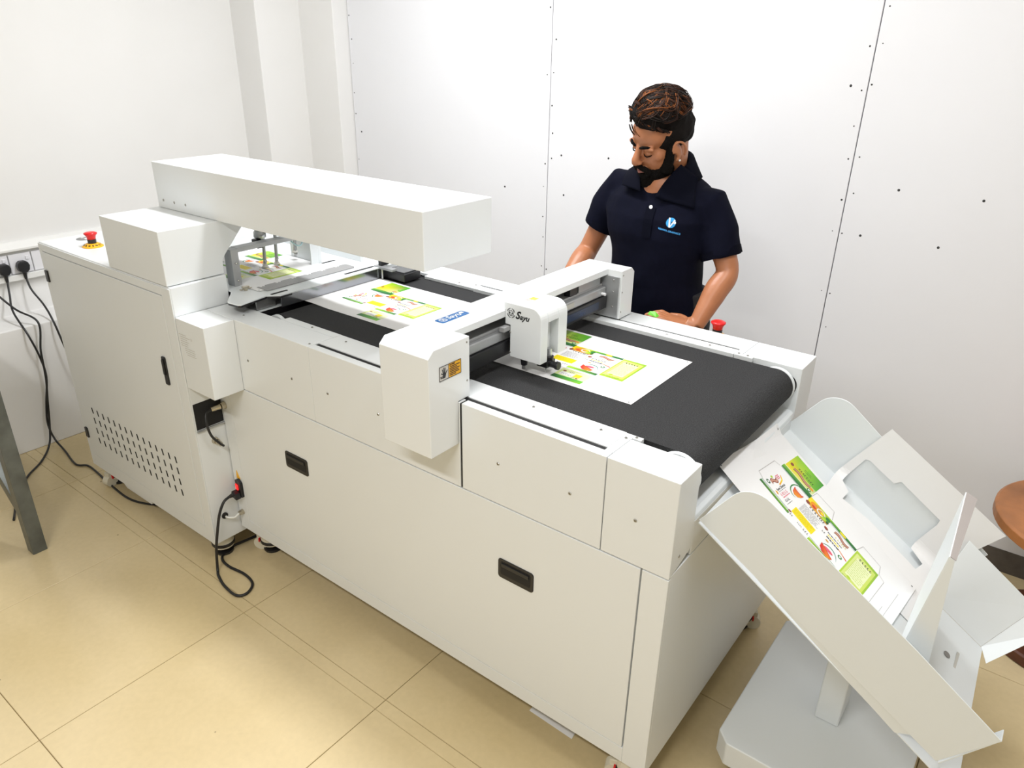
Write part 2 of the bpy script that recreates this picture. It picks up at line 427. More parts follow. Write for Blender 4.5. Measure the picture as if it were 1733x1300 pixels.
MB().prism(pr, 'y', 1.8242, 1.8250).build('bearing_hole', M_DARK, cm)

# screws
for x, y in ((-1.886, 1.166), (-1.65, 1.229), (-1.553, 1.143), (-.626, 1.219), (-.609, 1.234), (-.685, 1.217), (-.86, 1.215), (-1.28, 1.215), (-1.49, 1.215), (-.626, 1.824), (-.601, 1.822), (-.71, 1.828), (-.84, 1.828), (-1.40, 1.828), (-1.62, 1.828), (-1.56, 1.845)):
    screw((x, y, ZT + .0006), UP, cm)
    inst('screw_socket', SOCKET, (x, y, ZT + .0006), cm)
for x in (-1.834, -1.628, -1.475, -1.28, -.891, -.698, -.542):
    screw((x, YM, .782), FRONT, cm, 1.15)
    inst('screw_socket', SOCKET, (x, YM, .782), cm, FRONT)
screw((XE, 1.163, .714), RIGHT, cm)

# back emergency stop on its bracket
def estop(base, parent, sc=1.0):
    e = MB().lathe([(.044 * sc, 0), (.044 * sc, .003), (.027 * sc, .015 * sc), (.024 * sc, .016 * sc)], base, 32).build('emergency_stop_collar', M_YEL, parent, smooth=False)
    tag(e, 'yellow collar with black lettering')
    MB().lathe([(.017 * sc, .0), (.0185 * sc, .024 * sc), (.0175 * sc, .027 * sc)], (base[0], base[1], base[2] + .008 * sc), 24).build('emergency_stop_stem', M_BLACK, e)
    r = MB().lathe([(.0175 * sc, .0), (.0185 * sc, .010 * sc), (.021 * sc, .018 * sc), (.0275 * sc, .026 * sc), (.0275 * sc, .030 * sc), (.020 * sc, .0335 * sc), (.003, .0345 * sc)], (base[0], base[1], base[2] + .032 * sc), 28).build('emergency_stop_button', M_RED, e, smooth=True)
    tag(r, 'red mushroom push button')
    t = MB(); word = 'EMERGENCY STOP '
    for k, ch in enumerate(word):
        if ch == ' ': continue
        a = -PI / 2 - .9 + 2 * PI * k / len(word)
        R0 = .0350 * sc
        # letters follow the slope of the collar
        nrm = Vector((math.cos(a) * .62, math.sin(a) * .62, .785))
        tx = Vector((-math.sin(a), math.cos(a), 0)); ty = nrm.cross(tx)
        p = Vector((base[0] + R0 * math.cos(a), base[1] + R0 * math.sin(a), base[2] + .0090 * sc + .0005)) + nrm * .0012
        Mx = Matrix((tx, ty, nrm)).transposed().to_4x4(); Mx.translation = p
        t.text(ch, .0125 * sc, Mx, off=.0004)
    t.build('emergency_stop_lettering', M_INK, e)
    return e
MB().box(-.793, -.713, YB, 2.020, .800, .868).build('stop_bracket', M_COAT, cm, bevel=.002)
estop((-.753, 1.981, .868), cm, .78)

# power inlet and fittings on the left end of the machine
MB().box(XS - .0005, XS + .012, 1.128, 1.150, .30, .66).build('corner_post', M_COAT, cm, bevel=.001)
inl = MB().prism([(-1.9995, .258), (-1.972, .250), (-1.972, .305), (-1.986, .318), (-1.9995, .312)], 'y', 1.116, 1.1268).build('power_inlet', M_BLACK, cm, bevel=.001)
MB().prism([(-1.996, .280), (-1.984, .277), (-1.984, .296), (-1.996, .299)], 'y', 1.1125, 1.1165).build('rocker_switch', M_REDL, inl, bevel=.001)
MB().prism([(-2.001, .314), (-1.981, .316), (-1.997, .345)], 'y', 1.1255, 1.1268).build('warning_sticker', M_YEL, cm)
tub = MB().cyl((-1.998, 1.1268, .181), (-1.998, 1.112, .181), .010, .008, 14).build('air_fitting', M_BRASS, cm)
MB().tube(spline([(-1.998, 1.112, .181), (-2.002, 1.096, .172), (-2.016, 1.080, .174), (-2.027, 1.074, .181)]), .0042).build('clear_hose', M_CLEAR, cm, smooth=True)

# gantry bridge
GX0, GX1, GXC, GZ = -1.155, -1.006, -1.053, 1.050
gan = MB().box(GX0, GXC, 1.166, 1.846, GZ - .018, GZ).build('gantry_cover', M_COAT2, cm, bevel=.0015)
ch = .018
MB().prism([(1.032, .794), (1.032, GZ - .016), (1.032 + ch, GZ), (1.166, GZ), (1.166, ZT + .003), (1.1262, ZT + .003), (1.1262, .794)], 'x', GX0, GX1).build('gantry_leg', M_COAT2, gan, bevel=.0016)
MB().prism([(1.918, ZT + .004), (1.918, GZ - .014), (1.902, GZ), (1.845, GZ), (1.845, ZT + .004)], 'x', GX0, GX1).build('gantry_leg', M_COAT2, gan, bevel=.0016)
MB().box(GX0 + .004, GX1 - .006, 1.8405, 1.8448, ZT + .006, GZ - .019).build('leg_inner_plate', M_ALU, gan, bevel=.0006)
MB().box(GX0, GX0 + .003, 1.167, 1.845, .965, GZ - .018).build('back_cover', M_BAR, gan)  # grey instead of white, to paint in the shadow inside the bridge
bm = MB().box(GX0 + .012, -1.066, 1.1665, 1.840, .975, 1.004).build('bridge_beam', M_BAR, gan, bevel=.002)
MB().box(-1.066, -1.052, 1.1665, 1.838, .972, .998).build('guide_rail', M_ALU, gan, bevel=.004, seg=3)
MB().box(-1.066, -1.046, 1.1665, 1.836, .934, .9715).build('cable_guard', M_BLACK, gan, bevel=.0015)
tag(MB().box(-1.0458, -1.0452, 1.600, 1.790, .942, .964).build('guard_name_strip', mat('dark_blue_strip', (.010, .022, .060, 1), .35), gan), 'dark blue name strip')
b = MB(); Mx = Matrix(((0, 0, 1, -1.0449), (1, 0, 0, 1.70), (0, 1, 0, .953), (0, 0, 0, 1)))
b.text('Sayu', .017, Mx, shear=.3); b.build('guard_lettering', mat('faded_blue_print', (.05, .09, .2, 1), .5), gan)
for y in (1.185, 1.815):
    MB().cyl((-1.052, y, .981), (-1.040, y, .981), .0045, n=14).build('stop_pin', M_WHITE, gan)
MB().box(-1.098, -1.066, 1.71, 1.825, 1.004, 1.026).build('sensor_block', M_ALU, gan, bevel=.001)
MB().box(-1.086, -1.066, 1.665, 1.700, 1.004, 1.028).build('motor_block', M_BLACK, gan, bevel=.001)
MB().cyl((-1.075, 1.800, 1.026), (-1.075, 1.800, 1.0315), .006, n=12).build('idler_bolt', M_SCREW, gan)
MB().box(-1.0515, -1.0505, 1.62, 1.665, .979, .993).build('rail_label', mat('pale_rail_label', (.45, .44, .40, 1), .5), gan)
for y, z in ((1.157, 1.038), (1.157, .945), (1.852, 1.036), (1.852, .985), (1.852, .925)):
    screw((GX1, y, z), RIGHT, gan, .8)
for z in (.94, .985, 1.02):
    o = screw((-1.03, 1.8404, z), FRONT, gan, .7)
# blue name plate on top of the cover
npl = MB().prism(rrect(-1.132, -1.104, 1.187, 1.283, .004, 3), 'z', GZ, GZ + .0012).build('name_plate', M_BLUE, gan, bevel=.0004, seg=1)
b = MB(); Mt = Matrix(((0, -1, 0, 0), (1, 0, 0, 0), (0, 0, 1, GZ + .0018), (0, 0, 0, 1)))
def at(x, y, M0): M1 = M0.copy(); M1[0][3] = x; M1[1][3] = y; return M1
b.text('Sayu', .026, at(-1.1185, 1.238, Mt), shear=.3, off=.0003)
b.box(-1.126, -1.117, 1.2655, 1.2755, GZ + .0014, GZ + .0018)
for k in range(20):
    a0, a1 = 2 * PI * k / 20, 2 * PI * (k + .8) / 20
    b.prism([(-1.118 + r * math.cos(a), 1.2025 + r * math.sin(a)) for r, a in ((.0105, a0), (.0105, a1), (.0085, a1), (.0085, a0))], 'z', GZ + .0013, GZ + .0018)
b.box(-1.124, -1.112, 1.1985, 1.2005, GZ + .0013, GZ + .0018); b.box(-1.124, -1.112, 1.2045, 1.2065, GZ + .0013, GZ + .0018); b.box(-1.1195, -1.1165, 1.1985, 1.2065, GZ + .0013, GZ + .0018)
b.build('plate_lettering', M_WHITE, npl)
# hazard label on the near leg
lx = GX1 + .0006
wl_ = MB().box(GX1, lx, 1.0945, 1.135, .9725, 1.0055).build('hazard_label', mat('amber_label', (.86, .44, .012, 1), .4), gan)
tag(wl_, 'amber and white hazard label with hand pictogram')
MB().box(GX1, lx, 1.0655, 1.0945, .9725, 1.0055).build('pictogram_field', mat('pictogram_white', (.62, .60, .56, 1), .45), wl_)
b = MB(); t = .0007
for (y0, y1, z0, z1) in ((1.065, 1.1355, 1.005, 1.006), (1.065, 1.1355, .972, .973), (1.065, 1.066, .972, 1.006), (1.0942, 1.0950, .972, 1.006), (1.1347, 1.1355, .972, 1.006)):
    b.box(lx, lx + t, y0, y1, z0, z1)
for k, (f0, f1) in enumerate([(.10, .95), (.05, .70), (.05, .95), (.05, .85), (.05, .92), (.05, .60)]):
    z = .9965 - k * .0040
    b.box(lx, lx + t, 1.0965 + .036 * f0, 1.0965 + .036 * f1, z, z + .0016)
b.prism([(1.098, 1.0005), (1.1025, 1.0005), (1.1002, 1.0040)], 'x', lx, lx + t); b.box(lx, lx + t, 1.104, 1.115, 1.0008, 1.0030)
# hand: palm and five fingers
b.prism([(1.0765, .977), (1.0835, .977), (1.0865, .987), (1.0765, .989)], 'x', lx, lx + t)
for (y0, z0, y1, z1) in ((1.0765, .986, 1.0705, .990), (1.0775, .988, 1.0745, .9985), (1.0800, .988, 1.0790, 1.0015), (1.0825, .988, 1.0835, 1.0005), (1.0845, .986, 1.0905, .9935)):
    d = Vector((y1 - y0, z1 - z0)).normalized() * .0009; nrm = (-d.y, d.x)
    b.prism([(y0 + nrm[0], z0 + nrm[1]), (y1 + nrm[0], z1 + nrm[1]), (y1 - nrm[0], z1 - nrm[1]), (y0 - nrm[0], z0 - nrm[1])], 'x', lx, lx + t)
b.box(lx, lx + t, 1.0680, 1.0760, .981, .9825); b.box(lx, lx + t, 1.0690, 1.0760, .978, .9795)
b.build('label_print', M_INK, wl_)

# cutting head carriage
CX0, CX1, CY0, CY1, CZ0, CZ1 = -1.0525, -.944, 1.355, 1.467, .932, 1.072
rr = .030
pr = [(CX0, CZ1), (CX0, 1.016), (-1.037, 1.0155), (-1.037, CZ0 + .001), (CX1, CZ0 + .001)]
pr += [(CX1 - rr + rr * math.cos(a), CZ1 - rr + rr * math.sin(a)) for a in [PI / 2 * k / 8 for k in range(9)]]
def side_plate(y0, y1, zcut=None):
    return MB().prism(pr, 'y', y0, y1)
car = MB()
car.prism(pr, 'y', CY0, CY0 + .030)
pr2 = [p if p[1] > CZ0 + .01 else (p[0], CZ0 + .009) for p in pr]
car.prism(pr2, 'y', CY0 + .075, CY1)
top = [(CX0, CZ1), (CX0, 1.016), (-1.037, 1.0155), (-1.037, 1.0345), (CX1, 1.0345)] + pr[5:]
car.prism(top, 'y', CY0 + .030, CY0 + .075)
car.box(-1.037, -.968, CY0 + .030, CY0 + .075, CZ0 + .012, 1.0345)
car.box(-1.060, CX0, CY0 + .004, CY1 - .004, 1.0512, CZ1 - .002)
car = car.build('carriage', M_COAT2, cm, bevel=.0016, seg=2)
tag(car, 'rounded white cutting head cover')
# emblem and name on its side
ys_ = CY0 - .0005
b = MB()
ex, ez, er = -1.0345, 1.0470, .0125
for a0, a1 in ((100, 168), (15, 78), (190, 262), (280, 345)):
    n = 8
    P1 = [(ex + er * math.cos(math.radians(a0 + (a1 - a0) * k / n)), ez + er * math.sin(math.radians(a0 + (a1 - a0) * k / n))) for k in range(n + 1)]
    P2 = [(ex + (er - .0015) * math.cos(math.radians(a0 + (a1 - a0) * k / n)), ez + (er - .0015) * math.sin(math.radians(a0 + (a1 - a0) * k / n))) for k in range(n, -1, -1)]
    b.prism(P1 + P2, 'y', ys_, ys_ + .0005)
for s_ in (-1, 1):
    b.prism([(ex + s_ * .0072, ez + .0075), (ex + s_ * .0052, ez + .0075), (ex + s_ * .0048, ez + .0012), (ex + s_ * .0012, ez + .0010), (ex + s_ * .0012, ez - .0008), (ex + s_ * .0048, ez - .0015), (ex + s_ * .0052, ez - .0075), (ex + s_ * .0072, ez - .0075)], 'y', ys_, ys_ + .0005)
b.prism([(ex - .0016, ez + .0070), (ex + .0016, ez + .0070), (ex + .0016, ez + .0042), (ex - .0016, ez + .0042)], 'y', ys_, ys_ + .0005)
b.prism([(ex - .0014, ez - .0028), (ex + .0014, ez - .0028), (ex + .0020, ez - .0078), (ex - .0020, ez - .0078)], 'y', ys_, ys_ + .0005)
Mf = Matrix.Rotation(PI / 2, 4, 'X')
def atf(x, y, z): M1 = Mf.copy(); M1.translation = (x, y, z); return M1
b.text('S', .027, atf(-1.0150, ys_, 1.0450), shear=.35, off=.0009)
b.text('ayu', .0200, atf(-.9945, ys_, 1.0425), shear=.35, off=.0006)
b.build('emblem_and_name', M_INK, car)
MB().box(-1.022, -1.004, 1.410, 1.428, CZ1, CZ1 + .0006).build('top_sticker', mat('lemon_sticker', (.85, .72, .05, 1), .4), car)
MB().box(-1.026, -1.010, 1.396, 1.408, CZ1, CZ1 + .0005).build('top_sticker_note', mat('pink_note', (.75, .42, .40, 1), .5), car)
for z in (.998, .945):
    screw((-1.0365, CY0, z), FRONT, car, .8)
MB().cyl((-.9675, 1.394, 1.003), (-.9660, 1.394, 1.003), .004, n=10).build('lock_hole', M_DARK, car)
t = MB().cyl((-.958, 1.412, .958), (-.958, 1.412, .922), .0085, n=16).build('tool_collar', M_STEEL, car, smooth=False)
b = MB(); b.cyl((-.957, 1.410, .938), (-.957, 1.410, .914), .013, n=18); b.cyl((-.955, 1.404, .921), (-.928, 1.404, .921), .0085, n=16); b.cyl((-.930, 1.404, .921), (-.921, 1.404, .921), .0105, n=16); b.box(-.976, -.945, 1.386, 1.422, .914, .930)
b.build('tool_knob', M_BLACK, car, bevel=.001)
MB().cyl((-.957, 1.398, .914), (-.957, 1.398, .8985), .0016, n=8).build('cutting_needle', M_STEEL, car)
MB().cyl((-1.004, 1.372, .933), (-1.004, 1.372, .914), .010, .008, n=16).build('camera_barrel', M_BLACK, car)
MB().cyl((-1.004, 1.372, .914), (-1.004, 1.372, .903), .006, n=16).build('camera_lens', M_STEEL, car)
MB().box(-1.0515, -1.0365, 1.330, 1.3545, 1.002, 1.014).build('slide_block', M_BAR, car, bevel=.001)  # grey carries the bridge's interior shadow

# casters
def caster(x, y, zt, parent, rot=0.0):
    Mx = Matrix.Translation((x, y, 0)) @ Matrix.Rotation(rot, 4, 'Z')
    P = lambda p: tuple(Mx @ Vector(p))
    b = MB(); b.lathe([(.030, .026), (.036, .030), (.037, .050), (.030, zt - .014), (.022, zt - .008), (.022, zt)], (0, 0, 0), 24, Mx)
    b.box(-.012, .012, -.052, -.026, .020, .062, Mx)
    c = b.build('caster', M_CASTER, parent, bevel=.002)
    MB().lathe([(.029, .0), (.031, .004), (.031, .010), (.012, .014), (.012, .030)], (0, 0, 0), 24, Mx).build('caster_pad', M_BLACK, c)
    MB().lathe([(.0375, .036), (.0392, .038), (.0392, .047), (.0375, .049)], (0, 0, 0), 28, Mx).build('adjusting_ring', M_BLACK, c)
    MB().cyl(P((-.014, -.040, .024)), P((.014, -.040, .024)), .024, n=20).build('caster_wheel', M_CASTER, c)
    b = MB()
    for k in range(-3, 4): b.box(-.0025 + k * .006, .0025 + k * .006, -.041, -.0365, .036, .049, Mx)
    b.build('ring_teeth', M_RED, c)
    return c
for x, y, r in ((-1.965, 1.200, -1.1), (-.515, 1.185, -1.2), (-1.965, 1.87, 1.0), (-.515, 1.87, 2.0)):
    caster(x, y, ZB, cm, r)

# ================================================================== FEEDER
FX0, FX1, FY0, FY1, FZB, FZT = -2.886, -2.0245, 1.027, 1.900, .087, .988
fd = thing('sheet_feeder', (-2.45, 1.46, 0), 'white sheet feeder cabinet with vented side door and a long overhead arm', 'machine')
b = MB()
b.box(FX0, FX1, FY0 + .002, FY1, FZB, .898)
b.box(FX0, -2.43, FY0 + .002, FY1, .898, FZT)
b.box(-2.43, FX1, FY0 + .002, 1.212, .898, FZT)
cab = b.build('cabinet', M_COAT, fd, bevel=.0025)
b = MB()
for q in ((FX0, -2.862, FZB, FZT - .004), (-2.073, FX1, FZB, FZT - .004), (-2.862, -2.073, FZB, .142), (-2.862, -2.073, .9585, FZT - .004)):
    b.box(q[0], q[1], FY0 - .0015, FY0 + .002, q[2], q[3])
b.build('door_surround', M_COAT, fd, bevel=.001)
dr = MB().box(-2.8600, -2.0745, FY0 - .0025, FY0 + .001, .1440, .9560).build('cabinet_door', M_COAT, fd, bevel=.0012)
VS = shared(MB().prism([(-.0052, .0115), (.0012, .0115), (.0052, -.0115), (-.0012, -.0115)], 'y', -.0006, .0006), 'vent_slot', M_DARK)
for r in range(8):
    z = .362 - r * .0215
    for c in range(15):
        if (r % 2): continue
        x = -2.765 + c * .0415 + (0.0 if (r // 2) % 2 == 0 else .0)
        inst('vent_slot', VS, (x, FY0 - .0031, z), dr)
h = MB().prism(rrect(-2.1395, -2.1190, .655, .750, .004, 3), 'y', FY0 - .0075, FY0 - .0024).build('door_handle', M_BLACK, dr, bevel=.0012)
MB().prism(rrect(-2.1350, -2.1245, .690, .742, .003, 3), 'y', FY0 - .0115, FY0 - .0074).build('handle_lever', M_BLACK, dr, bevel=.0012)
for z in (.868, .238):
    MB().box(-2.8720, -2.8520, FY0 - .0080, FY0 - .0010, z - .021, z + .021).build('door_hinge', M_BLACK, dr, bevel=.0012)
# drip tray below
b = MB(); b.prism([(-2.690, .0872), (-2.690, .055), (-2.672, .045), (-2.490, .045), (-2.472, .0872)], 'y', 1.045, 1.20); b.build('floor_box', M_COAT, fd, bevel=.0015)
estop((-2.672, 1.118, FZT), fd, .76)
cp = MB().lathe([(.026, 0), (.026, .0014)], (-2.805, 1.150, FZT), 28).build('cover_disc', mat('grey_disc', (.20, .20, .20, 1), .4), fd)
b = MB()
for k in range(3): b.lathe([(.0052, .0013), (.0052, .0018)], (-2.820 + .015 * k, 1.150 + .004 * (k % 2), FZT), 10)
b.build('disc_holes', M_WHITE, cp)
# hood (column) and overhead arm
hood = MB().prism([(FY0, FZT + .002), (FY0, 1.150), (1.300, 1.150), (1.300, 1.126), (1.226, 1.048), (1.214, 1.030), (1.213, FZT + .002)], 'x', -2.371, FX1 - .0105).build('column_hood', M_COAT, fd, bevel=.002)
arm = MB().box(-2.361, -1.185, 1.215, 1.465, 1.1505, 1.292).build('overhead_arm', M_COAT, fd, bevel=.0022)
for x, z in ((-2.325, 1.176), (-2.262, 1.176), (-2.198, 1.177)):
    screw((x, 1.215, z), FRONT, arm, 1.2)
# the cut-out, glands and lead on the right side of the cabinet
MB().box(FX1, FX1 + .0008, 1.033, 1.1265, .522, .612).build('service_opening', M_DARK, fd)
MB().box(FX1, FX1 + .006, 1.031, 1.1268, .514, .520).build('opening_sill', M_ALU, fd, bevel=.001)
gl = MB().cyl((FX1, 1.086, .466), (FX1 + .013, 1.086, .466), .012, .010, 16); gl.cyl((FX1 + .013, 1.086, .466), (FX1 + .030, 1.089, .459), .008, .007, 14)
gl.build('cable_gland', M_BRASS, fd)
g2 = MB().cyl((-2.004, 1.1262, .584), (-2.004, 1.112, .584), .013, .011, 16); g2.cyl((-2.004, 1.112, .584), (-2.012, 1.084, .581), .009, .008, 14)
g2.build('cable_gland', M_BRASS, fd)
MB().tube(spline([(-2.012, 1.084, .581), (-2.008, 1.062, .575), (-1.994, 1.052, .545), (-1.988, 1.058, .505), (-1.986, 1.080, .470), (-1.990, 1.093, .455), (FX1 + .029, 1.089, .459)]), .0040).build('patch_lead', M_CABLE, fd, smooth=True)
MB().cyl((FX1, 1.074, .182), (FX1 + .004, 1.074, .182), .011, n=18).build('hose_grommet', M_BLACK, fd)
for x, y, r in ((-2.085, 1.085, -1.9), (-2.825, 1.085, 0.2), (-2.085, 1.84, 1.2), (-2.825, 1.84, 2.2)):
    caster(x, y, FZB, fd, r)

# feed table
ZP = .938
tb = MB()
tb.prism([(-2.43, 1.2135), (-2.0135, 1.2135), (-1.990, 1.196), (-1.936, 1.150), (-1.926, 1.146), (-1.884, 1.150), (-1.877, 1.156), (-1.894, 1.256), (-1.866, 1.285), (-1.866, 1.760), (-2.43, 1.760)], 'z', .934, ZP)
tb = tb.build('feed_table', M_TRAYW, fd, bevel=.0008)
MB().prism([(-1.990, 1.198), (-1.936, 1.151), (-1.926, 1.147), (-1.884, 1.151), (-1.878, 1.157), (-1.895, 1.257), (-1.868, 1.286), (-1.868, 1.330), (-1.990, 1.330)], 'z', .928, .9339).build('table_underside', M_BLACK, tb)
MB().box(-1.874, -1.870, 1.290, 1.735, .898, .9335).build('steel_apron', M_APRON, fd, bevel=.0006)
MB().box(-1.905, -1.901, 1.222, 1.290, .898, .9268).build('steel_apron', M_STEEL, fd, bevel=.0006)
MB().box(-1.935, -1.890, 1.2175, 1.795, .8940, .8955).build('entry_lip', M_TRAYW, fd)
MB().box(-1.935, -1.893, 1.2175, 1.795, .84, .8935).build('entry_lip_web', M_BLACK, fd)
# table slots
for x0, x1, y0, y1 in ((-1.897, -1.887, 1.270, 1.332), (-1.897, -1.886, 1.560, 1.690), (-2.060, -2.050, 1.600, 1.658)):
    MB().prism(rrect(x0, x1, y0, y1, .004, 3), 'z', ZP, ZP + .0006).build('table_slot', M_DARK, tb)
# paper stop bar with notches
bar = MB()
yy = 1.283; pts = []
outl = [(-1.926, 1.283), (-1.926, 1.632), (-1.934, 1.640), (-1.974, 1.640), (-1.980, 1.634)]
for k in range(6):
    yk = 1.598 - k * .060
    outl += [(-1.980, yk + .013), (-1.970, yk + .011), (-1.970, yk - .006), (-1.980, yk - .008)]
outl += [(-1.980, 1.283)]
bar = MB().prism(outl, 'z', ZP + .0006, ZP + .0036).build('stop_bar', M_BAR, fd, bevel=.0005, seg=1)
for k in range(6):
    inst('screw', SCREW, (-1.972, 1.600 - k * .060, ZP + .002), bar)
wn = MB(); wn.cyl((-1.985, 1.247, ZP), (-1.985, 1.247, ZP + .012), .006, n=12); wn.box(-1.991, -1.979, 1.236, 1.258, ZP + .008, ZP + .014); wn.box(-1.988, -1.982, 1.226, 1.268, ZP + .004, ZP + .007)
wn.build('wing_nut', M_BRASS, fd, bevel=.002)
# side guide at the far edge of the pile
MB().box(-2.43, -1.968, 1.700, 1.712, ZP, ZP + .028).build('side_guide', M_COAT, fd, bevel=.001)
MB().box(-2.43, -1.90, 1.765, 1.90, .898, ZP + .012).build('far_housing', M_COAT, fd, bevel=.002)
# suction frame
sf = MB().box(-2.080, -2.042, 1.248, 1.274, ZP, 1.054).build('suction_frame', M_ALU, fd, bevel=.001)
MB().box(-2.085, -2.052, 1.276, 1.590, 1.040, 1.054).build('cross_bar', M_ALU, sf, bevel=.001)
MB().box(-2.068, -2.060, 1.560, 1.592, ZP, 1.070).build('end_plate', M_TRAYW, sf, bevel=.001)
MB().box(-2.215, -2.060, 1.592, 1.604, ZP, 1.075).build('end_plate', M_TRAYW, sf, bevel=.001)
for z in (.955, 1.01): screw((-2.040, 1.262, z), RIGHT, sf)
b = MB().box(-2.060, -2.040, 1.1, 1.1, 1, 1)
for k, y in enumerate((1.440, 1.487, 1.566, 1.610)):
    b = MB(); b.cyl((-2.155, y, ZP + .016), (-2.135, y - .004, 1.15), .0055, n=12)
    rod = b.build('suction_rod', M_ALU, sf)
    zz = ZP + .003 if k < 2 else ZP + .030
    MB().lathe([(.012, .0), (.011, .002), (.006, .010), (.006, .018)], (-2.156, y, zz), 18).build('suction_cup', mat('suction_rubber', (.62, .60, .55, 1), .4), rod, smooth=True)
    MB().ell((-2.153, y, ZP + .024), (.0065, .0065, .0065)).build('rod_ball', M_STEEL, rod, smooth=True)
MB().lathe([(.010, 0), (.020, .006), (.020, .022), (.014, .032), (.005, .034)], (-2.135, 1.420, 1.045), 20).build('vacuum_valve', M_STEEL, sf, smooth=True)
MB().box(-2.150, -2.118, 1.396, 1.416, 1.018, 1.046).build('valve_clamp', M_BLACK, sf, bevel=.002)
MB().box(-2.11, -2.05, 1.470, 1.560, 1.068, 1.105).build('valve_block', M_ALU, sf, bevel=.002)
MB().tube(spline([(-2.135, 1.435, 1.110), (-2.10, 1.455, 1.085), (-2.08, 1.480, 1.060), (-2.07, 1.515, 1.058), (-2.08, 1.545, 1.085), (-2.08, 1.555, 1.12)]), .0028).build('air_tube', M_TUBE, sf, smooth=True)
MB().tube(spline([(-2.135, 1.440, 1.115), (-2.09, 1.470, 1.07), (-2.07, 1.505, 1.022), (-2.065, 1.530, 1.018), (-2.075, 1.542, 1.06), (-2.09, 1.55, 1.12)]), .0024).build('air_tube', M_TUBE, sf, smooth=True)
# sensor head hanging at the belt entry
b = MB(); b.box(-1.868, -1.765, 1.712, 1.790, .8985, .926); sh = b.build('sensor_housing', M_BLACK, fd, bevel=.002)
MB().box(-1.858, -1.775, 1.720, 1.780, .926, .930).build('sensor_window', mat('smoked_glass', (.10, .105, .11, 1), .12), sh, bevel=.0008)
MB().box(-1.890, -1.800, 1.690, 1.712, .934, .942).build('sensor_arm', M_ALU, sh, bevel=.001)
MB().cyl((-1.860, 1.700, .934), (-1.860, 1.700, .899), .004, n=10).build('sensor_post', M_STEEL, sh)
MB().box(-1.878, -1.862, 1.700, 1.735, .942, .962).build('sensor_bracket', M_BLACK, sh, bevel=.001)

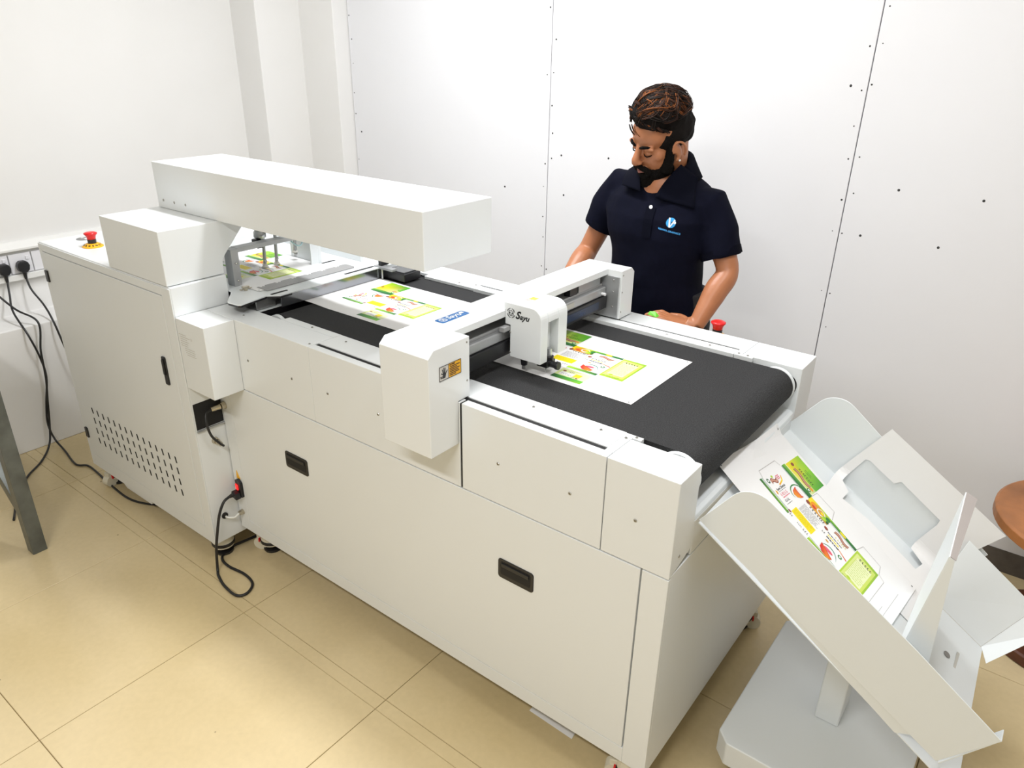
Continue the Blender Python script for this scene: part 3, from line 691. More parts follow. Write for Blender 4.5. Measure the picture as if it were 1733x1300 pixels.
# ================================================================== PRINTED SHEETS
SL, SW = .476, .325
INK = {'g': (.020, .190, .030), 'dg': (.006, .085, .022), 'lg': (.26, .55, .012), 'lime': (.42, .60, .03), 'pale': (.66, .74, .30), 'y': (.86, .70, .0), 'r': (.62, .02, .012), 'o': (.80, .28, .01), 'br': (.25, .055, .025), 'k': (.02, .02, .02), 'gr': (.38, .38, .38), 'w': (.84, .84, .83), 'pink': (.72, .10, .16), 'food': (.62, .30, .04), 'teal': (.02, .20, .13), 'cut': (.45, .43, .42)}
def artwork(cut=False):
    """list of (polygon in sheet uv, list of vertex colours, layer)"""
    L = []
    def poly(p, c, lay=1):
        cs = [INK[c]] * len(p) if isinstance(c, str) else [INK[q] if isinstance(q, str) else q for q in c]
        L.append((p, cs, lay))
    def rect(u0, u1, v0, v1, c, lay=1):
        poly([(u0, v0), (u1, v0), (u1, v1), (u0, v1)], c, lay)
    def oval(u, v, ru, rv, c, lay=2, n=18):
        poly([(u + ru * math.cos(2 * PI * k / n), v + rv * math.sin(2 * PI * k / n)) for k in range(n)], c, lay)
    def ring(u, v, r0, r1, a0, a1, c, lay=2, n=14):
        for k in range(n):
            t0 = math.radians(a0 + (a1 - a0) * k / n); t1 = math.radians(a0 + (a1 - a0) * (k + 1) / n)
            w0 = r1 + (r0 - r1) * math.sin(PI * k / n); w1 = r1 + (r0 - r1) * math.sin(PI * (k + 1) / n)
            poly([(u + r1 * .78 * math.cos(t0), v + r1 * math.sin(t0)), (u + r1 * .78 * math.cos(t1), v + r1 * math.sin(t1)), (u + w1 * .78 * math.cos(t1), v + w1 * math.sin(t1)), (u + w0 * .78 * math.cos(t0), v + w0 * math.sin(t0))], c, lay)
    rn = random.Random(11)
    def lines(u0, u1, v0, v1, n, c, lay=2, th=.35, along='u'):
        for k in range(n):
            v = v1 + (v0 - v1) * (k + .5) / n; h = abs(v1 - v0) / n * th
            u = u0
            e = u0 + (u1 - u0) * (.72 + .28 * rn.random())
            while u < e:
                wd = .003 + .006 * rn.random(); rect(u, min(u + wd, e), v - h / 2, v + h / 2, c, lay); u += wd + .0014
    def script(u0, u1, v, h, c, lay=3):
        """bold flowing squiggle lettering"""
        u = u0
        while u < u1 - .002:
            wd = h * (.55 + .5 * rn.random())
            ring(u + wd / 2, v + h * .1 * rn.random(), h * .18, h * .48, 20 + 90 * rn.random(), 300 + 40 * rn.random(), c, lay, 7); u += wd * 1.02
    def ribbon(u0, u1, v, h, c, lay=2):
        n = 10
        for k in range(n):
            t0, t1 = k / n, (k + 1) / n
            f = lambda t: v + math.sin(t * 2 * PI) * h * .35
            a, b_ = u0 + (u1 - u0) * t0, u0 + (u1 - u0) * t1
            poly([(a, f(t0) - h / 2), (b_, f(t1) - h / 2), (b_, f(t1) + h / 2), (a, f(t0) + h / 2)], c, lay)
            poly([(a, f(t0) - h / 4), (b_, f(t1) - h / 4), (b_, f(t1) + h / 4), (a, f(t0) + h / 4)], (.55, .30, .22) if 0 else [(.55, .28, .20)] * 4, lay + 1)
    # ---- panel 1 (front)
    rect(.080, .173, .0955, .1045, ['dg', 'g', 'lg', 'g']); rect(.080, .173, .1065, .1078, 'teal'); rect(.080, .173, .1095, .1103, 'g')
    rect(.082, .178, .2165, .2345, ['g', 'dg', 'g', 'lg']); rect(.082, .178, .2135, .2148, 'teal')
    k0 = len(L)                                        # drawn reading along v, then turned a quarter
    oval(.1215, -.094, .0052, .0065, 'dg'); oval(.1215, -.094, .0028, .0030, 'w', 3)
    ribbon(.130, .158, -.1005, .011, 'br'); oval(.146, -.090, .004, .0035, 'lime')
    lines(.160, .176, -.104, -.092, 3, 'pink', 3, .6)
    poly([(.150, -.113), (.172, -.108), (.181, -.097), (.183, -.099), (.175, -.111), (.152, -.1165)], ['o', 'y', 'o', 'o', 'y', 'o'], 2)
    tx_ = MB().text('Suwa Dharani', .0092, Matrix.Identity(4), off=.0001)
    for f_ in tx_.f: poly([(.147 + tx_.v[i_][0] * .86, -.1205 + tx_.v[i_][1]) for i_ in f_], 'k', 4)
    poly([(.118, -.118), (.123, -.123), (.119, -.131), (.116, -.128)], ['o', 'y', 'o', 'r'], 2)
    lines(.126, .168, -.1275, -.1255, 1, 'k', 2, .5)
    script(.124, .160, -.1350, .0085, 'pink'); lines(.126, .160, -.1435, -.1405, 1, 'pink', 3, .7); script(.124, .142, -.1510, .0075, 'k'); lines(.120, .154, -.1595, -.1575, 1, 'k', 2, .6)
    for i_ in range(k0, len(L)): L[i_] = ([(-y_, x_) for x_, y_ in L[i_][0]], L[i_][1], L[i_][2])
    ring(.150, .192, .0215, .0255, 70, 300, 'g', 3)
    oval(.152, .196, .0155, .0165, 'w', 3)
    poly([(.138, .197), (.168, .197), (.166, .186), (.160, .176), (.150, .173), (.142, .180)], ['r', 'r', 'o', 'o', 'o', 'r'], 4)
    oval(.153, .197, .0150, .0040, (lambda: 'pink')(), 5); oval(.153, .1975, .0125, .0028, 'w', 6)
    # ---- top flap
    rect(.084, .176, .2365, .314, ['y', 'pale', 'g', 'lg']); rect(.100, .150, .275, .312, ['lime', 'lime', 'lg', 'lg'], 2)
    rect(.128, .176, .262, .314, [(.30, .55, .02), (.10, .40, .02), (.03, .28, .02), (.20, .52, .01)], 3)
    script(.112, .160, .272, .0085, 'k', 4); ribbon(.104, .160, .2535, .010, 'br', 4); oval(.094, .262, .005, .006, 'br', 4); oval(.166, .252, .006, .004, 'o', 4); oval(.163, .240, .006, .0055, 'g', 4); oval(.163, .240, .003, .003, 'w', 5); lines(.122, .150, .284, .296, 2, 'dg', 4, .25)
    # ---- panel 2 (recipe photograph, text, yellow block)
    rect(.178, .246, .196, .229, ['o', 'food', 'lg', 'y'])
    for k_, (u, v, ru, rv, c) in enumerate(((.186, .214, .009, .008, 'y'), (.197, .212, .011, .009, 'o'), (.206, .219, .008, .006, 'food'), (.199, .206, .007, .004, 'r'), (.219, .212, .013, .011, 'w'), (.219, .213, .010, .008, 'food'), (.222, .214, .005, .004, 'y'), (.236, .208, .009, .008, 'lg'), (.240, .216, .007, .007, 'g'), (.231, .202, .007, .005, 'lime'), (.243, .204, .004, .005, 'dg'))):
        oval(u, v, ru, rv, c, 2 + .35 * k_)
    oval(.182, .199, .006, .0055, 'br', 6.5)
    script(.192, .240, .190, .0085, 'k', 6.5); lines(.180, .240, .146, .183, 9, 'gr', 2, .45)
    rect(.174, .238, .114, .1425, 'y'); lines(.177, .236, .118, .140, 6, [(.50, .38, .0)] * 4, 2, .25)
    script(.168, .186, .102, .006, 'k'); script(.200, .214, .102, .005, 'k'); script(.218, .235, .102, .007, 'k'); oval(.172, .110, .005, .003, 'br')
    # ---- panel 3 (back)
    rect(.246, .3275, .2185, .2295, ['g', 'dg', 'g', 'lg']); rect(.246, .3275, .2150, .2162, 'teal'); oval(.285, .2235, .010, .004, 'y', 3)
    ribbon(.268, .312, .203, .010, 'br'); script(.276, .312, .190, .007, [(.62, .55, .12)] * 4); oval(.250, .184, .006, .005, 'br'); rect(.244, .252, .1865, .188, 'r', 3)
    lines(.258, .306, .176, .183, 1, 'k', 2, .4); lines(.262, .308, .168, .174, 1, 'y', 3, .7); lines(.262, .306, .159, .166, 1, 'k', 2, .6); script(.246, .258, .164, .006, 'k'); oval(.270, .150, .005, .003, 'food')
    poly([(.298, .166), (.3275, .158), (.3275, .154), (.300, .163)], ['o', 'r', 'r', 'o'], 2)
    rect(.238, .326, .0885, .1005, ['lg', 'g', 'dg', 'lime']); rect(.240, .326, .0850, .0865, 'teal'); rect(.238, .326, .1025, .1038, 'g')
    ring(.288, .110, .030, .033, 10, 165, 'teal', 3)
    poly([(.264, .129), (.304, .112), (.300, .104), (.290, .100), (.277, .102), (.266, .112)], ['r', 'r', 'o', 'y', 'r', 'r'], 4); oval(.286, .126, .013, .005, 'pink', 4)
    oval(.312, .146, .006, .0055, 'g', 3); oval(.312, .146, .0028, .0028, 'w', 4)
    # ---- near flap
    rect(.237, .324, .0365, .081, ['pale', (.80, .84, .50), (.80, .85, .55), 'pale']); rect(.237, .324, .018, .0365, ['dg', 'lg', (.10, .55, .03), 'g'])
    rect(.246, .284, .041, .060, 'w', 2); rect(.286, .304, .046, .064, 'y', 3); oval(.250, .066, .005, .0035, 'br', 3); script(.250, .268, .050, .007, 'gr'); script(.262, .280, .066, .005, 'k'); script(.270, .284, .047, .006, 'gr'); oval(.300, .041, .004, .003, 'br', 3); script(.284, .296, .041, .005, 'k'); lines(.262, .300, .070, .078, 2, [(.4, .45, .1)] * 4, 3, .25)
    # ---- panel 4 (green text panel)
    rect(.329, .396, .098, .2285, ['lime', (.34, .52, .02), (.26, .46, .03), 'lime'])
    rect(.333, .391, .108, .219, [(.62, .70, .20), (.56, .66, .10), (.55, .66, .12), (.66, .74, .25)], 2)
    rect(.340, .384, .120, .206, [(.76, .80, .46)] * 4, 3)
    script(.344, .380, .208, .0095, 'k', 4); lines(.338, .386, .126, .198, 10, [(.46, .56, .12)] * 4, 4, .25); oval(.352, .1185, .006, .004, 'lime', 4); lines(.336, .388, .102, .112, 2, [(.25, .40, .05)] * 4, 4, .3)
    # registration dots
    for u in (.010, .466):
        for v in (.007, .317): oval(u, v, .0022, .0022, 'k', 2, 10)
    if cut:
        def stroke(P, wd=.0011):
            for (a, b_) in zip(P[:-1], P[1:]):
                d = Vector((b_[0] - a[0], b_[1] - a[1])).normalized() * wd / 2; nx, ny = -d.y, d.x
                poly([(a[0] + nx, a[1] + ny), (b_[0] + nx, b_[1] + ny), (b_[0] - nx, b_[1] - ny), (a[0] - nx, a[1] - ny)], 'cut', 2)
        stroke([(.080, .112), (.064, .118), (.064, .206), (.080, .212)], .0016)
        stroke([(.178, .232), (.180, .262), (.236, .266), (.246, .232)], .0016)
        stroke([(.3275, .2285), (.333, .262), (.388, .262), (.396, .232)], .0016)
        stroke([(.396, .232), (.414, .226), (.414, .102), (.396, .098)], .0012)
        stroke([(.440, .020), (.440, .150)], .0010); stroke([(.452, .06), (.452, .24)], .0010)
    return L
ART = {False: artwork(False), True: artwork(True)}
def sheet(name, pose, label, group, cut=False, warp=None, thick=.0006, z_lift=.0):
    """pose: Matrix mapping (u, v, height) to the world"""
    o0 = pose @ Vector((SL / 2, SW / 2, 0))
    b = MB(); nu, nv = 24, 8; vs = []
    for side in (0, 1):
        for i in range(nu + 1):
            for j in range(nv + 1):
                p = pose @ Vector((SL * i / nu, SW * j / nv, thick * side)); vs.append(warp(p) if warp else p)
    N = (nu + 1) * (nv + 1); ix = lambda i, j, s: s * N + i * (nv + 1) + j; fs = []
    for i in range(nu):
        for j in range(nv):
            fs.append((ix(i, j, 1), ix(i + 1, j, 1), ix(i + 1, j + 1, 1), ix(i, j + 1, 1))); fs.append((ix(i, j + 1, 0), ix(i + 1, j + 1, 0), ix(i + 1, j, 0), ix(i, j, 0)))
    for i in range(nu): fs += [(ix(i, 0, 0), ix(i + 1, 0, 0), ix(i + 1, 0, 1), ix(i, 0, 1)), (ix(i + 1, nv, 0), ix(i, nv, 0), ix(i, nv, 1), ix(i + 1, nv, 1))]
    for j in range(nv): fs += [(ix(0, j + 1, 0), ix(0, j, 0), ix(0, j, 1), ix(0, j + 1, 1)), (ix(nu, j, 0), ix(nu, j + 1, 0), ix(nu, j + 1, 1), ix(nu, j, 1))]
    b.quadmesh(vs, fs)
    s = b.build(name, M_PAPER, org=o0); tag(s, label, 'printed sheet', group)
    a = MB(); cols = []
    for (p, cs, lay) in ART[cut]:
        pts = [pose @ Vector((u, v, thick + .00012 * lay)) for u, v in p]
        if warp: pts = [warp(q) for q in pts]
        if sum(p[i][0] * p[(i + 1) % len(p)][1] - p[(i + 1) % len(p)][0] * p[i][1] for i in range(len(p))) < 0: pts = pts[::-1]; cs = cs[::-1]
        a.quadmesh(pts, [tuple(range(len(pts)))]); cols += cs
    ao = a.build('printed_artwork', M_PRINT, s)
    ly = ao.data.color_attributes.new('Ink', 'FLOAT_COLOR', 'POINT')
    for k, c in enumerate(cols): ly.data[k].color = (c[0], c[1], c[2], 1)
    tag(ao, 'green, red and yellow carton artwork')
    return s
GRP = 'printed carton sheets'
sheet('printed_sheet', Matrix.Translation((-1.178, 1.377, .8936)), 'printed carton sheet lying on the belt under the cutting head', GRP)
sheet('printed_sheet', Matrix.Translation((-1.889, 1.377, .8962)), 'printed carton sheet on the belt between the overhead arm and the gantry', GRP, warp=lambda p: Vector((p.x, p.y, .8962 - max(0, min(1, (p.x + 1.83) / .06)) * .0026 + (p.z - .8962))))
sheet('printed_sheet', Matrix.Translation((-2.418, 1.264, ZP + .0012)), 'printed carton sheet on the feed table under the suction rods', GRP)
# sheet that has slid into the tray
B = Matrix(((.8224, .0752, .5639), (-.1274, .9904, .0537), (-.5544, -.116, .8241))).to_4x4()
org = Vector((-.4906, 1.394, .8108))
P4 = Matrix.Translation(org) @ B
def tray_warp(p):
    lip = .7865 - max(0, p.x + .462) * 3
    return Vector((p.x, p.y, max(p.z, lip))) if p.x < -.44 else p
sheet('printed_sheet', P4, 'die cut carton sheet lying tilted in the delivery tray', GRP, cut=True, warp=tray_warp)

# ================================================================== DELIVERY TRAY STAND
ts = thing('delivery_tray', (-.17, 1.55, 0), 'pale grey wheeled delivery tray with sloping side panels at the belt end', 'tray stand')
def cham(x0, x1, y0, y1, c): return [(x0 + c, y0), (x1 - c, y0), (x1, y0 + c), (x1, y1 - c), (x1 - c, y1), (x0 + c, y1), (x0, y1 - c), (x0, y0 + c)]
MB().prism(cham(-.366, .031, 1.306, 1.840, .030), 'z', .070, .140).build('base', M_TRAYW, ts, bevel=.0035, seg=3)
MB().box(-.197, -.141, 1.516, 1.620, .140, .560).build('column', M_TRAYW, ts, bevel=.004, seg=3)
for x, y in ((-.31, 1.36), (-.03, 1.36), (-.31, 1.79), (-.03, 1.79)):
    b = MB(); b.cyl((x - .010, y, .030), (x + .010, y, .030), .028, n=20); b.box(x - .016, x + .016, y - .012, y + .012, .045, .072); b.build('swivel_wheel', M_BLACK, ts, bevel=.001)
# tray local frame
TH = math.radians(33.0); TD = Vector((math.cos(TH), 0, -math.sin(TH))); TN = Vector((math.sin(TH), 0, math.cos(TH)))
TO = Vector((-.452, 0, .768))
TM = Matrix((TD, Vector((0, 1, 0)), TN)).transposed().to_4x4(); TM.translation = TO
T = lambda s, y, h: TM @ Vector((s, y, h))
YN, YFAR = 1.222, 1.808
def slab(name, q, th, parent, M_=M_TRAYW):
    b = MB(); b.quadmesh(q, [tuple(range(len(q)))]); o = b.build(name, M_, parent)
    sm = o.modifiers.new('sheet', 'SOLIDIFY'); sm.thickness = th; sm.offset = 0
    return o
slab('tray_floor', [T(.004, YN, .000), T(.655, YN, .000), T(.655, 1.700, -.027), T(.500, 1.700, -.027), T(.500, YFAR + .001, -.032), T(.004, YFAR + .001, -.032)], .002, ts)
slab('floor_flange', [T(.12, YN - .0008, .016), T(.15, YN - .0008, .011), T(.515, YN - .0008, -.002), T(.530, YN - .0008, .024)], .0012, ts)
def arc_pts(cs, ch_, r, a0, a1, n=8): return [(cs + r * math.cos(a0 + (a1 - a0) * k / n), ch_ + r * math.sin(a0 + (a1 - a0) * k / n)) for k in range(n + 1)]
MB().prism([(0, .009), (.586, .024), (.592, .156), (.40, .162)] + arc_pts(.058, .108, .053, PI / 2, PI - .02), 'y', YN - .0038, YN - .0016, TM).build('side_panel', M_TRAYW, ts, bevel=.0007, seg=1)
MB().prism([(0, -.036), (.520, -.036), (.520, .098), (.30, .118)] + arc_pts(.068, .080, .058, PI / 2 - .1, PI - .02), 'y', YFAR, YFAR + .0022, TM).build('side_panel', M_TRAYW, ts, bevel=.0007, seg=1)
slab('end_wing', [T(.500, 1.701, -.026), T(.650, 1.701, -.026), T(.668, 1.800, .088), T(.470, 1.800, .096)], .0018, ts)
# foot flange of the near panel and return flange of the far one
b = MB(); b.box(.590, .592, YN - .003, YN + .026, .024, .156, TM); b.build('panel_return', M_TRAYW, ts, bevel=.0005)
slab('panel_return', [T(.651, 1.702, -.026), T(.669, 1.800, .088), T(.720, 1.780, .088), T(.672, 1.664, -.026)], .0018, ts)
# end stop: a leaning plate with a tapered near flange
zt = .868
q = [Vector((-.046, YN + .030, .690)), Vector((-.050, 1.480, .560)), Vector((-.030, 1.500, .862)), Vector((-.0225, YN + .030, zt))]
b = MB()
b.quadmesh([(-.062, YN + .030, .560), (-.064, 1.630, .508), (-.034, 1.512, .860), (-.0225, YN + .030, zt)], [(0, 1, 2, 3)])
o = b.build('end_stop', M_TRAYW, ts); sm = o.modifiers.new('sheet', 'SOLIDIFY'); sm.thickness = .0016
st = o
b = MB(); b.quadmesh([(-.062, YN + .029, .560), (.000, YN + .029, .545), (-.0145, YN + .029, zt - .004), (-.0225, YN + .029, zt)], [(0, 1, 2, 3)])
o = b.build('stop_flange', M_TRAYW, st); sm = o.modifiers.new('sheet', 'SOLIDIFY'); sm.thickness = .0014
b = MB(); b.quadmesh([(-.0225, YN + .030, zt), (-.034, 1.512, .860), (-.0140, 1.512, .852), (-.0130, YN + .030, zt - .004)], [(0, 1, 2, 3)])
o = b.build('stop_top_flange', mat('stop_edge_painted_shade', (.40, .36, .34, 1), .5), st); sm = o.modifiers.new('sheet', 'SOLIDIFY'); sm.thickness = .0012  # same sheet metal as the stop, darker brown to paint in shade
tag(o, 'folded top edge of the stop with shade put in its colour')
# slot and hole in the tray floor behind the stop
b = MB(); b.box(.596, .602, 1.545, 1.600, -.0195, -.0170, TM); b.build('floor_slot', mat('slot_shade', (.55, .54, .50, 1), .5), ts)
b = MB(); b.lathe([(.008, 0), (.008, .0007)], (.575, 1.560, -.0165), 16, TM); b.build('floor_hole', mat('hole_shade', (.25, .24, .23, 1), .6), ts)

# waste skeleton sheet leaning against the far panel
def waste():
    # bent into the corner of tray floor and far panel: a runs down the tray, w from the top edge down and across the floor
    from mathutils.geometry import delaunay_2d_cdt
    W0, WC, WE, r = .323, .180, .430, .022
    def pos(a, w):
        if w < WC - r: y, h = 1.8015 + .003 * (1 - w / WC), .162 - w
        elif w < WC + r * .57:
            t = (w - (WC - r)) / (r * 1.57) * PI / 2; y, h = 1.8015 - r + r * math.cos(t), .162 - WC + r - r * math.sin(t)
        else: y, h = 1.8015 - r - (w - WC - r * .57), .162 - WC
        hh = h + .0030
        f = -.032 + (1.801 - y) * .055 + .003
        if w > WC: hh = max(hh, f)
        return T(.166 + a + .012 * (1 - w / WC) * a / W0, y - .002, hh)
    hole = [(.024, .188), (.019, .103), (.029, .098), (.102, .098), (.108, .081), (.227, .084), (.233, .098), (.246, .190), (.287, .206), (.279, .247), (.130, .236), (.049, .252), (.052, .208)]
    rim = [(W0 * k / 24, 0) for k in range(24)] + [(W0, WE * k / 40) for k in range(40)] + [(W0 - W0 * k / 24, WE) for k in range(24)] + [(0, WE - WE * k / 40) for k in range(40)]
    hp = []
    for i in range(len(hole)):
        p, q_ = Vector(hole[i]), Vector(hole[(i + 1) % len(hole)]); n_ = max(1, int((q_ - p).length / .01))
        hp += [tuple(p.lerp(q_, k / n_)) for k in range(n_)]
    def inside(u, w_, P):
        c = False; j = len(P) - 1
        for i in range(len(P)):
            if ((P[i][1] > w_) != (P[j][1] > w_)) and (u < (P[j][0] - P[i][0]) * (w_ - P[i][1]) / (P[j][1] - P[i][1]) + P[i][0]): c = not c
            j = i
        return c
    grid = [(W0 * i / 20, WE * j / 60) for i in range(1, 20) for j in range(1, 60)] + [(W0 * i / 20, .158 + .0036 * j) for i in range(1, 20) for j in range(11)]
    pts = rim + hp + grid; nr, nh = len(rim), len(hp)
    ed = [(i, (i + 1) % nr) for i in range(nr)] + [(nr + i, nr + (i + 1) % nh) for i in range(nh)]
    V2, E2, F2 = delaunay_2d_cdt([Vector(p) for p in pts], ed, [], 0, 1e-6)[:3]
    fs = []
    for f in F2:
        cx = sum(V2[k][0] for k in f) / len(f); cy = sum(V2[k][1] for k in f) / len(f)
        if not inside(cx, cy, hole): fs.append(tuple(f))
    used = sorted({k for f in fs for k in f}); mp = {k: n_ for n_, k in enumerate(used)}
    b = MB(); b.quadmesh([pos(V2[k][0], V2[k][1]) for k in used], [tuple(mp[k] for k in f) for f in fs])
    o = b.build('waste_sheet', M_PAPER, org=Vector(pos(.16, .2)))
    sm = o.modifiers.new('card', 'SOLIDIFY'); sm.thickness = .0007
    tag(o, 'blank white waste sheet with a cut-out hole bent up in the tray', 'waste sheet')
waste()

# ================================================================== SMALL THINGS ON FLOOR AND WALL
tk = thing('cable_trunking', (XL, 1.2, .70), 'white wall trunking carrying sockets beside the feeder cabinet', 'trunking')
MB().box(XL, XL + .010, -.4, 2.30, .706, .826).build('trunking_body', M_TRUNK, tk, bevel=.001)
MB().prism([(XL, .822), (XL + .034, .826), (XL + .034, .836), (XL + .012, .862), (XL, .864)], 'y', -.4, 2.30).build('trunking_lid', M_TRUNK, tk, bevel=.002)
MB().box(XL, XL + .0335, -.4, 2.30, .703, .727).build('trunking_channel', M_TRUNK, tk, bevel=.002)
def socket(yc, label):
    s = thing('wall_socket', (XL + .010, yc, .7705), label, 'socket', 'sockets in the wall trunking')
    x0 = XL + .0102
    MB().box(x0, x0 + .010, yc - .0425, yc + .0425, .729, .812).build('face_plate', M_SOCK, s, bevel=.002)
    MB().box(x0 + .010, x0 + .014, yc + .020, yc + .033, .783, .799).build('rocker_switch', M_SOCK, s, bevel=.0015)
    return s
socket(1.0775, 'white switched wall socket half cut off at the left picture edge')
socket(1.1665, 'white switched wall socket with a whole black plug in it')
socket(1.2555, 'empty white wall socket partly behind the feeder cabinet')
def plug(yc, name_label, path, cable_r=.0042):
    x0 = XL + .0212
    p = thing('power_lead', (x0, yc, .72), name_label, 'power lead', 'black power leads below the wall sockets')
    b = MB()
    prof = [(-.024, .006), (-.019, .020), (-.010, .027), (.010, .027), (.019, .020), (.024, .006), (.020, -.012), (.010, -.022), (-.010, -.022), (-.020, -.012)]
    b.prism([(yc + a, .757 + c) for a, c in prof], 'x', x0, x0 + .032)
    b.build('plug', M_BLACK, p, bevel=.006, seg=3)
    b = MB(); b.cyl((x0 + .016, yc, .737), (x0 + .017, yc, .706), .0085, .0052, 12); b.build('strain_relief', M_BLACK, p)
    MB().tube(spline([(x0 + .017, yc, .708)] + path, 10), cable_r, 8).build('cable', M_CABLE, p, smooth=True)
plug(1.0915, 'black power lead plugged in at the left picture edge, running to the feeder', [(-3.470, 1.080, .66), (-3.420, 1.060, .60), (-3.335, 1.064, .515), (-3.333, 1.084, .41), (-3.333, 1.088, .316), (-3.333, 1.060, .200), (-3.333, 1.046, .110), (-3.315, 1.050, .040), (-3.240, 1.052, .006), (-3.087, 1.029, .0055), (-3.034, 1.055, .0055), (-2.937, 1.052, .0055), (-2.837, 1.043, .0055), (-2.645, 1.039, .0055), (-2.512, 1.098, .0055), (-2.42, 1.20, .0055)])
plug(1.164, 'black power lead plugged in next to the feeder, hanging behind the cabinet', [(-3.470, 1.166, .66), (-3.420, 1.180, .60), (-3.340, 1.172, .545), (-3.320, 1.185, .42), (-3.325, 1.215, .28), (-3.325, 1.26, .12), (-3.30, 1.32, .02), (-3.20, 1.42, .006), (-3.05, 1.55, .0055)])
ld = thing('power_lead', (-3.33, 1.10, 0), 'black loose lead hanging over the ledge and trailing to the table leg', 'power lead', 'black power leads below the wall sockets')
MB().tube(spline([(-3.50, 1.02, .70), (-3.42, 1.070, .61), (-3.335, 1.112, .56), (-3.328, 1.092, .44), (-3.326, 1.083, .32), (-3.327, 1.066, .21), (-3.326, 1.050, .11), (-3.30, 1.02, .03), (-3.223, .951, .006), (-3.132, .857, .0055), (-3.0, .77, .0055), (-2.85, .70, .0055)], 10), .0042, 8).build('cable', M_CABLE, ld, smooth=True)

pc = thing('power_lead', (-1.95, 1.06, 0), 'black mains cord plugged into the red switched inlet, looping on the floor', 'power lead')
b = MB(); b.prism([(-2.000, .256), (-1.974, .249), (-1.976, .270), (-1.998, .277)], 'y', 1.096, 1.1160); b.build('connector', M_BLACK, pc, bevel=.002)
b = MB(); b.tube(spline([(-1.990, 1.104, .264), (-1.998, 1.098, .260), (-2.004, 1.089, .255)], 5), .006, 10, radii=[.010 - .005 * k / 10 for k in range(11)]); b.build('strain_relief', M_BLACK, pc, smooth=True)
MB().tube(spline([(-2.004, 1.090, .256), (-2.001, 1.066, .248), (-2.000, 1.044, .212), (-2.000, 1.027, .155), (-2.002, 1.014, .095), (-2.006, 1.009, .035), (-2.000, 1.003, .0060), (-1.975, .990, .0055), (-1.914, .973, .0055), (-1.844, .970, .0055), (-1.826, .998, .0055), (-1.853, 1.037, .0055), (-1.915, 1.049, .0055), (-1.996, 1.040, .0055), (-2.052, 1.053, .0055), (-2.080, 1.099, .0055), (-2.072, 1.171, .0055), (-2.05, 1.30, .0055)], 10), .0046, 8).build('cable', M_CABLE, pc, smooth=True)

ps = MB(); ps.quadmesh([(-.830, 1.195, .001), (-.690, 1.190, .001), (-.700, 1.300, .012), (-.830, 1.300, .012)], [(0, 1, 2, 3)])
o = ps.build('paper_scrap', M_PAPER, org=Vector((-.76, 1.23, 0))); sm = o.modifiers.new('card', 'SOLIDIFY'); sm.thickness = .0006
tag(o, 'folded white paper scrap on the floor under the machine front', 'paper scrap')

# work table at the left picture edge
tt = thing('steel_table', (-2.95, .40, 0), 'worn grey steel table with a square tube leg and brace', 'table')
MB().box(-2.623, -2.578, .657, .704, 0, .74).build('leg', M_GSTEEL, tt, bevel=.002)
MB().box(-3.343, -3.298, .657, .704, 0, .74).build('leg', M_GSTEEL, tt, bevel=.002)
MB().box(-2.623, -2.578, -.20, -.153, 0, .74).build('leg', M_GSTEEL, tt, bevel=.002)
MB().box(-3.343, -3.298, -.20, -.153, 0, .74).build('leg', M_GSTEEL, tt, bevel=.002)
b = MB(); b.prism([(-2.6232, .125), (-2.6232, .185), (-2.90, .440), (-2.90, .380)], 'y', .664, .697); b.build('brace', M_GSTEEL, tt, bevel=.001)
b = MB(); b.prism([(-3.298, .125), (-3.298, .185), (-2.90, .440), (-2.90, .380)], 'y', .664, .697); b.build('brace', M_GSTEEL, tt, bevel=.001)
MB().box(-3.35, -2.68, -.22, .712, .74, .78).build('table_top', M_GSTEEL, tt, bevel=.003)

# round wooden stool made like a cable drum
wd = thing('wooden_stool', (.29, 2.405, 0), 'round brown wooden drum stool by the back wall', 'stool')
MB().lathe([(.262, .385), (.270, .390), (.270, .418), (.262, .424)], (.29, 2.405, 0), 56).build('seat_disc', M_WOOD, wd, bevel=.002)
MB().lathe([(.10, .035), (.10, .385)], (.29, 2.405, 0), 28).build('drum_core', M_WOODD, wd)
MB().lathe([(.198, .0), (.205, .004), (.205, .034), (.198, .038)], (.29, 2.405, 0), 48).build('bottom_disc', M_WOODD, wd, bevel=.002)

# ================================================================== PERSON
M_SKIN = mat('brown_skin', (0.42, 0.165, 0.075, 1), 0.42, noise=0.05, nscale=30, bump=0.10, bscale=300)
M_SKIN.node_tree.nodes['Principled BSDF'].inputs['Subsurface Weight'].default_value = 0.08
M_SKIN.node_tree.nodes['Principled BSDF'].inputs['Subsurface Radius'].default_value = (.02, .008, .004)
M_NAVY = mat('navy_pique_cotton', (0.0026, 0.0032, 0.0105, 1), 0.85, noise=0.12, nscale=60, bump=0.25, bscale=900, spec=0.10)
M_NAVYC = mat('navy_rib_collar', (0.0020, 0.0025, 0.0075, 1), 0.85, bump=0.3, bscale=900, spec=0.08)
M_TROU = mat('black_trousers', (0.010, 0.010, 0.012, 1), 0.75)
M_BEARD = mat('black_beard', (0.0045, 0.0035, 0.003, 1), 0.85, bump=1.0, bscale=420, spec=0.12)
M_HAIRF = mat('clipped_black_hair', (0.0055, 0.004, 0.0035, 1), 0.8, bump=0.9, bscale=420, spec=0.15)
M_HAIR = mat('dark_brown_hair', (0.010, 0.006, 0.0045, 1), 0.5, spec=0.2)
M_HAIRC = mat('copper_hair', (0.21, 0.066, 0.017, 1), 0.5, spec=0.2)
M_HAIRB = mat('chestnut_hair', (0.045, 0.017, 0.009, 1), 0.5, spec=0.2)
M_LIP = mat('lips', (0.30, 0.11, 0.085, 1), 0.4)

